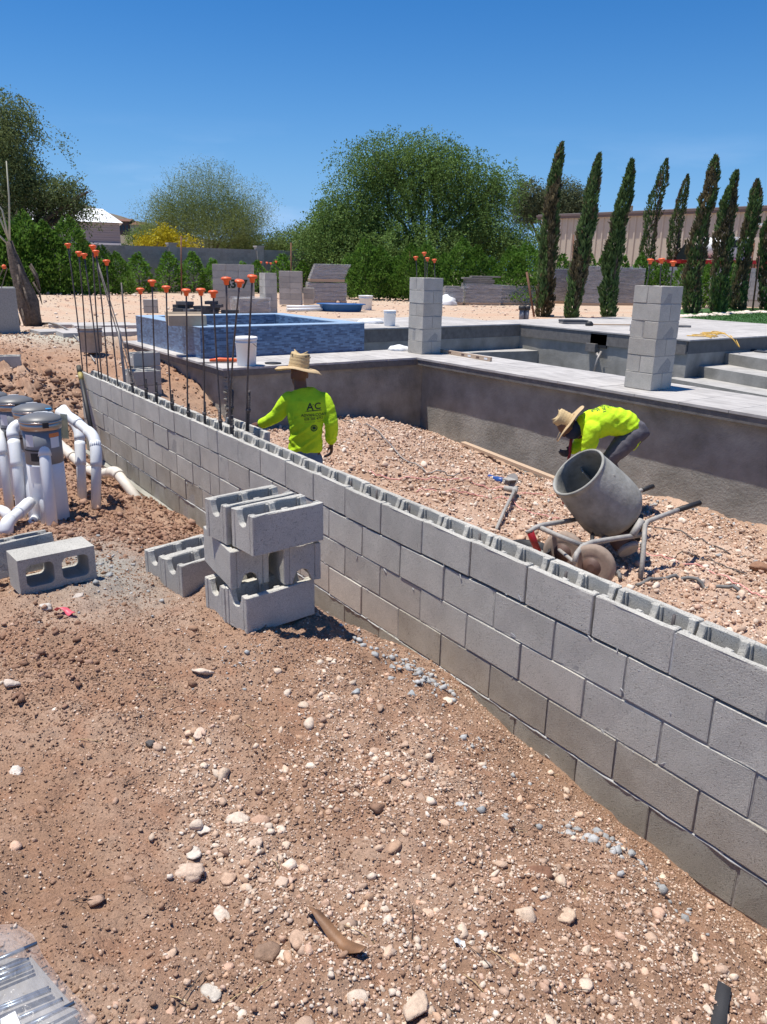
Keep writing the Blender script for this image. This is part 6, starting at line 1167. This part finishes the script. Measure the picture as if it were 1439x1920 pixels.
for i, (px, py, n_) in enumerate([(345, 590, 4), (380, 592, 3), (402, 588, 4), (428, 592, 2), (362, 592, 2), (338, 574, 2)]):
    p = at(px, py, 'z', -.05)
    for k in range(n_): tag(link('dark_paver', ME_solid['a'].copy() if 0 else D.meshes.get('dark_paver') or (lambda m: (m.box(-.2, -.15, 0, .2, .15, .09), m.bevel(.006), m.mesh('dark_paver', M_dark))[2])(MB()), None, (p.x + random.uniform(-.1, .1), p.y + random.uniform(-.1, .1), gh(p.x, p.y) + .092 * k + .02), (0, 0, random.uniform(0, 3))), 'dark charcoal paver in the untidy piles behind the spa', 'paver', 'dark pavers piled behind the spa')
p = at(270, 587, 'z', -.1)
for k in range(2): block((p.x, p.y, gh(p.x, p.y) + .2 * k), 60, 'grey block of the little pile at the left corner of the spa, %s' % ('upper' if k else 'lower'), kind='solid', group='blocks beside the spa')
p = at(345, 611, 'z', .434); cb = empty('cardboard_box', (p.x - .15, p.y + .1, .434), 1.35, 'open cardboard box on the corner of the spa wall', 'box'); m = MB(); m.box(-.28, -.17, 0, .28, .17, .15); m.bevel(.004); m.build('carton', M_card, cb); m = MB(); m.box(-.28, .171, .15, .28, .176, .30, Matrix.Rotation(-.5, 4, 'X')); m.build('flap', M_card, cb)
def bucket(p, label, h=.37, r=.15, m_=M_white, lid=False, yaw=0, cat='bucket'):
    o = empty('bucket', p, yaw, label, cat); m = MB(); m.lathe([(r * .86, 0), (r * .88, .01), (r * .98, h * .80), (r * 1.04, h * .81), (r * 1.04, h * .84), (r, h * .85), (r * 1.01, h * .93), (r * 1.07, h * .94), (r * 1.07, h * .985), (r * 1.02, h), (r * .97, h), (r * .95, h * .9), (r * .83, .012), (.001, .012)], None, 28, cap=False); m.build('shell', m_, o)
    if lid: m = MB(); m.lathe([(r * 1.09, h * .93), (r * 1.10, h * 1.0), (r * 1.03, h * 1.02), (r * .95, h * .99), (.001, h * .99)], None, 28, cap=False); m.build('lid', m_, o)
    m = MB(); m.tube([(r * 1.02 * math.cos(a), r * 1.02 * math.sin(a), h * .86 - .10 * max(0, math.sin(a))) for a in [math.pi * k / 10 for k in range(11)]], .004, 5); m.build('handle', M_wirecl, o); return o
p = at(463, 685, 'z', ZD); bucket((p.x, p.y, ZD + .002), 'white lidded bucket on the coping in front of the blue spa', lid=True, h=.39)
p = at(731, 611, 'z', ZD); bucket((p.x, p.y, ZD + .003), 'white bucket on the deck beyond the spa, left of the corner column')
p = at(1212, 616, 'z', ZD); bucket((p.x, p.y, ZD + .003), 'small white bucket with tools half hidden by the near column', h=.34, r=.13); p = at(686, 581, 'z', -.1); bucket((p.x, p.y, gh(p.x, p.y)), 'dirty white bucket at the right end of the blue tub', h=.5, r=.24)
p = at(176, 700, 'z', -.45); bucket((p.x, p.y, gh(p.x, p.y)), 'dusty grey bucket on the soil behind the far end of the wall', h=.40, r=.19, m_=M_frame)
p = at(640, 584, 'z', -.1); tb = empty('blue_tub', (p.x, p.y, gh(p.x, p.y) - .01), YW, 'oval blue plastic tub lying in the tan yard beyond the spa', 'tub'); m = MB(); sc_ = Matrix.Diagonal((1.75, .9, 1, 1)); m.lathe([(.34, 0), (.38, .03), (.42, .24), (.45, .25), (.45, .27), (.40, .265), (.36, .06), (.001, .05)], sc_, 36, cap=False); m.build('shell', M_blue, tb); m = MB(); m.lathe([(.452, .235), (.475, .24), (.475, .262), (.452, .268)], sc_, 36); m.build('rim', M_blue, tb)
for (a, b_, lb) in (((538, 577), (606, 577), 'long white pipe lying left of the blue tub, back one'), ((538, 582), (604, 581), 'long white pipe lying left of the blue tub, front one')):
    A_, B2 = at(*a, 'z', -.05), at(*b_, 'z', -.05); m = MB(); m.tube([(0, 0, 0), B2 - A_], .055, 12); tag(m.build('pvc_pipe', M_pvc, None, (A_.x, A_.y, gh(A_.x, A_.y) + .06)), lb, 'pvc pipe')
def heap(px, py, z, r, h, m_, label, name, cat, sc=(1, 1), seed=0, n=3):
    p = at(px, py, 'z', z); v, f = ICO[3]; rr_ = 1 + .35 * vnoise(v[:, 0] * 2.3 + seed, v[:, 1] * 2.3 + v[:, 2] * 3, 1) + .12 * vnoise(v[:, 0] * 9 + seed, v[:, 1] * 9 + v[:, 2] * 7, 2); V = v * rr_[:, None] * np.array([r * sc[0], r * sc[1], h]); V[:, 2] = np.maximum(V[:, 2], -h * .1); return tag(link(name, np_mesh(name, V, f, m_, None, False), None, (p.x, p.y, (gh(p.x, p.y) if z < -.05 else z) + h * .1), (0, 0, YW)), label, cat)
heap(838, 572, -.1, .42, .36, M_white, 'white plastic sack slumped right of the corner column', 'plastic_sack', 'sack', seed=3); heap(748, 657, ZD, .16, .09, M_white, 'crumpled white rag left of the foot of the corner column', 'rag', 'rag', sc=(1.3, .8), seed=5); heap(694, 606, ZD, .22, .12, M_white, 'white tangle of tools on the deck left of the white bucket', 'tool_tangle', 'tools', sc=(1.5, .8), seed=6); heap(415, 578, -.1, .3, .12, M_white, 'white scrap of plastic beside the numbered block cube', 'plastic_scrap', 'plastic', seed=8); heap(1312, 566, -.1, .5, .25, M_ledge, 'pale junk heap behind the sixth cypress', 'junk_heap', 'heap', sc=(1.4, .7), seed=9)
for i, px in enumerate((978, 987)):
    p = at(px, 598, 'z', -.06); o = empty('drain_riser', (p.x, p.y, -.1), 0, 'black pipe riser standing at the deck edge, %s' % ('left' if i == 0 else 'right'), 'pipe', 'black pipe risers'); m = MB(); m.tube([(0, 0, -.05), (0, 0, .3)], .075, 14); m.build('pipe', M_tank, o); m = MB(); m.tube([(0, 0, .3), (0, 0, .42)], .105, 14); m.build('collar', M_black, o)
# spirit level on the coping
A_, B2 = at(813, 659, 'z', ZD), at(921, 678, 'z', ZD); d_ = B2 - A_; lv = empty('spirit_level', (A_.x, A_.y, ZD + .003), math.atan2(d_.y, d_.x), 'wooden spirit level lying on the coping right of the corner column', 'spirit level'); m = MB(); m.box(0, -.018, 0, d_.length, .018, .062); m.bevel(.003); m.build('beam', M_wood, lv)
for t in (.32, .55, .66, .80, .93): m = MB(); m.box(d_.length * t - .04, -.0195, .016, d_.length * t + .04, -.0182, .046); m.build('vial_window', M_lab if t in (.66, .93) else M_motor, lv)
# orange handled tool and hoses
p = at(425, 680, 'z', ZD); ot = empty('orange_tool', (p.x, p.y, ZD + .035), 1.25, 'orange handled tool lying on the coping left of the lidded bucket', 'tool'); m = MB(); m.tube([(-.24, 0, 0), (-.1, 0, .01), (.12, 0, .0), (.2, 0, 0)], [.018, .03, .028, .018], 10); m.build('handle', M_orange, ot); m = MB(); m.tube([(.2, 0, 0), (.3, .05, .01), (.42, .04, .03)], [.02, .024, .015], 8); m.build('grip', M_black, ot); m = MB(); m.box(-.4, -.06, -.035, .1, .0, -.02); m.build('blade', M_wirecl, ot)
m = MB(); m.lathe([(.12, 0), (.12, .012), (.1, .015)], None, 24); p = at(486, 684, 'z', ZD); tag(m.build('bucket_ring', M_black, None, (p.x - .05, p.y + .25, ZD + .002)), 'black ring lying at the right of the lidded bucket', 'ring')
pts = []; c0 = at(1330, 630, 'z', ZD); r_ = random.Random(4)
for k in range(90): t = k / 89; pts.append((c0.x + 1.0 * (t - .5) * -.3 + .55 * math.cos(k * .42) * (1 - .3 * t) * .5, c0.y + 1.2 * (t - .5) + .16 * math.sin(k * .42 * 1.3), ZD + .014 + .0006 * k))
e = at(1362, 632, 'z', ZD); pts += [(e.x, e.y, ZD + .05), (e.x + .25, e.y - .12, ZD - .02), (e.x + .35, e.y - .05, ZD - .16), (e.x + .3, e.y + .1, ZD - .2), (e.x + .15, e.y + .16, ZD - .05), (e.x, e.y + .15, ZD + .03)]
b0 = Vector(pts[0]); m = MB(); m.tube([Vector(p) - b0 for p in pts], .011, 6); tag(m.build('yellow_cord', M_cable, None, b0), 'yellow extension cord coiled on the deck and drooping over the pool edge', 'cord')
p = at(1075, 607, 'z', ZD)
for k in range(2): m = MB(); m.box(-.35, -.2, 0, .35, .2, .05); m.bevel(.004); tag(m.build('loose_tile', M_dark if k else M_wrapm, None, (p.x, p.y, ZD + .003 + .052 * k), (0, 0, 1.0 + .1 * k)), 'loose grey tile on the deck under the second cypress, %s' % ('upper' if k else 'lower'), 'tile')
p = at(1270, 613, 'z', ZD); m = MB(); m.box(-.3, -.18, 0, .3, .18, .05); m.bevel(.004); tag(m.build('loose_tile', M_wrapm, None, (p.x, p.y, ZD + .003), (0, 0, 1.1)), 'loose grey tile on the deck just right of the near column', 'tile')
p = at(1200, 622, 'z', ZD); m = MB(); m.box(-.2, -.16, 0, .2, .16, .16); m.bevel(.004); tag(m.build('grey_tool_box', M_tank, None, (p.x, p.y, ZD + .003), (0, 0, 1.0)), 'small grey box on the deck beside the near column', 'box')
p = at(1105, 611, 'z', ZD); lt = empty('long_handled_tool', (p.x, p.y, ZD + .04), .95, 'long handled tool lying on the deck beneath the third cypress', 'tool'); m = MB(); m.tube([(0, 0, 0), (1.3, 0, .01)], .018, 8); m.build('handle', M_wood, lt); m = MB(); m.lathe([(.03, -.1), (.08, -.05), (.08, .05), (.03, .1)], Matrix.Rotation(math.pi / 2, 4, 'Y'), 14); m.build('head', M_black, lt)
random.seed(12)
for i, (px, py) in enumerate([(1332, 643), (1395, 652), (1412, 658), (1432, 647), (1427, 661), (1352, 655)]):
    p = at(px, py, 'z', -.375); m = MB(); m.prism([(-.14, -.05), (.12, -.07), (.15, .04), (-.1, .07)], 0, .035); m.bevel(.004); tag(m.build('tile_shard', M_dark, None, (p.x, p.y, -.372), (0, 0, random.uniform(0, 3))), 'dark broken tile piece on the shallow pool shelf, %s from the left' % ordn[[0, 2, 3, 5, 4, 1][i]], 'tile piece', 'tile pieces on the pool shelf')
# lawn with edging and border stones
m = MB(); m.prism([(-13.45, 20.25), (5, 20.4), (5, 31), (-17.5, 31), (-18.0, 26.5), (-15.5, 22.5)], -.12, -.045); lw = m.build('turf_base', M_turf); lw.name = 'lawn'; tag(lw, kind='stuff')
n = 30000; x = RNG.uniform(-17.5, 0, n); y = RNG.uniform(20.3, 31, n); k = (x > -13.4 - (y - 20.2) * .5) ; x, y = x[k], y[k]; n = len(x); Pm = np.stack([x, y, np.full(n, -.03)], -1); dd = np.stack([RNG.normal(size=n) * .3, RNG.normal(size=n) * .3, np.ones(n)], -1)
tag(link('grass_blades', leafmesh('grass_blades', Pm, dd, RNG.uniform(.03, .07, n), green(n, (.04, .12, .02), .3, .1), .3)), kind='stuff')
m = MB(); m.box(-13.5, 20.11, -.12, 6, 20.24, -.035); ed = m.build('lawn_edging', M_edge); tag(ed, 'grey edging strip between the deck and the green lawn', 'edging')
x = []; y = []
for t in np.linspace(0, 1, 46): p = at(1275 + t * 175, 597 - t * 10 + random.uniform(-1.5, 1.5), 'z', -.1); x.append(p.x); y.append(p.y)
for i in range(len(x)):
    v, f = ICO[2]; r = 1 + RNG.uniform(-.2, .15, len(v)); s_ = random.uniform(.10, .2); c = np.tile(PAL_pale[3] * random.uniform(.85, 1.05), (len(v), 1)); tag(link('border_stone', np_mesh('border_stone', v * r[:, None] * s_ * np.array([1, .8, .6]), f, M_stone, c), None, (x[i], y[i], gh(x[i], y[i]) + .03), (0, 0, random.uniform(0, 6))), 'pale stone in the border between the lawn and the cypress row', 'stone', 'border stones along the lawn')
# wires beside the leaning trunk
for i in range(3):
    P = [at(80 + 14 * k, 612 + (k * k * 1.1) + 3 * i * (k / 6), 'z', -.12) for k in range(8)]; pts = [Vector((p.x, p.y, gh(p.x, p.y) + .03 + .02 * i + .05 * math.sin(k * .8))) for k, p in enumerate(P)]; m = MB(); m.tube([p - pts[0] for p in pts], .014, 5); tag(m.build('loose_cable', M_wirecl, None, pts[0]), 'grey cable running from the leaning trunk down to the wall end, %s' % ('upper', 'middle', 'lower')[i], 'cable', 'cables by the trunk')
# ------------------------------------------------------------------ small things on the near ground
def on_ground(px, py, z=-.4):
    p = at(px, py, 'z', z)
    for _ in range(3): p = at(px, py, 'z', gh(p.x, p.y))
    return Vector((p.x, p.y, gh(p.x, p.y)))
def ribbon(pix, w, m_, label, name, cat, curl=.01, thick=.002, z=.008, n=24):
    P = [on_ground(a, b) for a, b in pix]; dense = []
    for i in range(len(P) - 1):
        for k in range(n // (len(P) - 1)): dense.append(P[i].lerp(P[i + 1], k / (n // (len(P) - 1))))
    dense.append(P[-1]); b0 = dense[0].copy(); m = MB(); L0 = L1 = None; rows = []
    for i, p in enumerate(dense):
        t = (dense[min(i + 1, len(dense) - 1)] - dense[max(i - 1, 0)]).normalized(); s_ = t.cross(UP).normalized() * w / 2; zz = Vector((0, 0, z + curl * math.sin(i / len(dense) * 7.0) + curl)); tw = Vector((0, 0, curl * .8 * math.cos(i / len(dense) * 5)))
        rows.append([m.bm.verts.new(p - b0 + zz + q_) for q_ in (s_ + tw, -s_ - tw, -s_ - tw + UP * thick, s_ + tw + UP * thick)])
    for a, b in zip(rows[:-1], rows[1:]):
        for k in range(4): f = m.bm.faces.new([a[k], a[(k + 1) % 4], b[(k + 1) % 4], b[k]]); f.smooth = True
    m.bm.faces.new(rows[0][::-1]); m.bm.faces.new(rows[-1]); return tag(m.build(name, m_, None, b0), label, cat)
ribbon([(578, 1716), (600, 1738), (640, 1775), (682, 1798)], .025, M_strapb, 'curled amber brown strap on the stones at lower middle', 'brown_strap', 'strap', .014)
ribbon([(1358, 1852), (1352, 1885), (1345, 1930)], .036, M_strapk, 'black webbing strap end at the bottom right', 'black_strap', 'strap', .005)
ribbon([(852, 1773), (872, 1778)], .018, M_paper, 'small white scrap of paper on the gravel', 'paper_scrap', 'paper', .004)
ribbon([(105, 1150), (125, 1148), (140, 1158)], .022, M_pinkt, 'crumpled pink tape below the hollow block at the left', 'pink_tape', 'tape', .012)
random.seed(5)
for i in range(26):
    px, py = random.uniform(150, 1150), random.uniform(1250, 1900)
    if at(px, py, 'z', -.5).y > -.35: continue
    p = on_ground(px, py); a = random.uniform(0, 3.14); l = random.uniform(.02, .06); m = MB(); m.tube([(-l * math.cos(a), -l * math.sin(a), .006), (0, .003, .012), (l * math.cos(a), l * math.sin(a), .006)], .0013, 4); tag(m.build('straw_twig', M_straw if i % 3 else M_bark, None, p), 'thin dry straw lying on the stony soil', 'twig', 'dry straws on the ground')
# plastic-wrapped rods at the lower left corner
c0 = on_ground(60, 1850); c0.z += .0; wb = empty('wrapped_rod_bundle', c0, 0, 'bubble wrapped bundle of steel rods at the lower left corner', 'bundle')
def wl(px, py, z): return at(px, py, 'z', c0.z + z) - c0
edge = [(-60, 1738), (-20, 1735), (30, 1732), (62, 1752), (80, 1790), (110, 1830), (145, 1868), (175, 1900), (200, 1945)]
V, F = [], []; nu, nv2 = 46, 40
for i in range(nu):
    t = i / (nu - 1) * (len(edge) - 1); k = min(int(t), len(edge) - 2); ex = edge[k][0] + (edge[k + 1][0] - edge[k][0]) * (t - k); ey = edge[k][1] + (edge[k + 1][1] - edge[k][1]) * (t - k)
    for j in range(nv2):
        s_ = j / (nv2 - 1); px = ex + (-90 - ex) * s_ * .9; py = ey + (1960 - ey) * s_; z = .085 * (1 - (1 - min(1, s_ * 3.2)) ** 2) + .012 * float(vnoise(np.array([i * .7]), np.array([j * .7]))[0]) + RNG.uniform(-.0035, .0035); p = wl(px, py, z); V.append(tuple(p))
for i in range(nu - 1):
    for j in range(nv2 - 1): a = i * nv2 + j; F.append((a, a + 1, a + nv2 + 1, a + nv2))
link('plastic_wrap', np_mesh('plastic_wrap', V, np.array(F), M_wrap, None, True), wb)
for (a, b_) in (((-40, 1815), (70, 1768)), ((-40, 1835), (55, 1798)), ((-40, 1845), (58, 1806)), ((-40, 1855), (60, 1813)), ((-40, 1905), (92, 1852)), ((-40, 1910), (96, 1856)), ((0, 1925), (118, 1873)), ((30, 1935), (140, 1880))): m = MB(); m.tube([wl(*a, .052), wl(*b_, .052)], .0045, 8); m.build('steel_rod', M_steelrod, wb)
m = MB(); A_ = [wl(x_, y_, .03) for x_, y_ in ((-60, 1800), (60, 1795), (150, 1900), (60, 1950), (-60, 1950))]; fs_ = [m.bm.verts.new(p) for p in A_]; m.bm.faces.new(fs_); m.build('inner_sleeve', M_wrapm, wb); m = MB(); m.prism([(wl(a, b_, .07).x, wl(a, b_, .07).y) for a, b_ in ((0, 1905), (28, 1890), (42, 1925), (5, 1935))], .060, .062); m.build('paper_label', M_lab, wb)
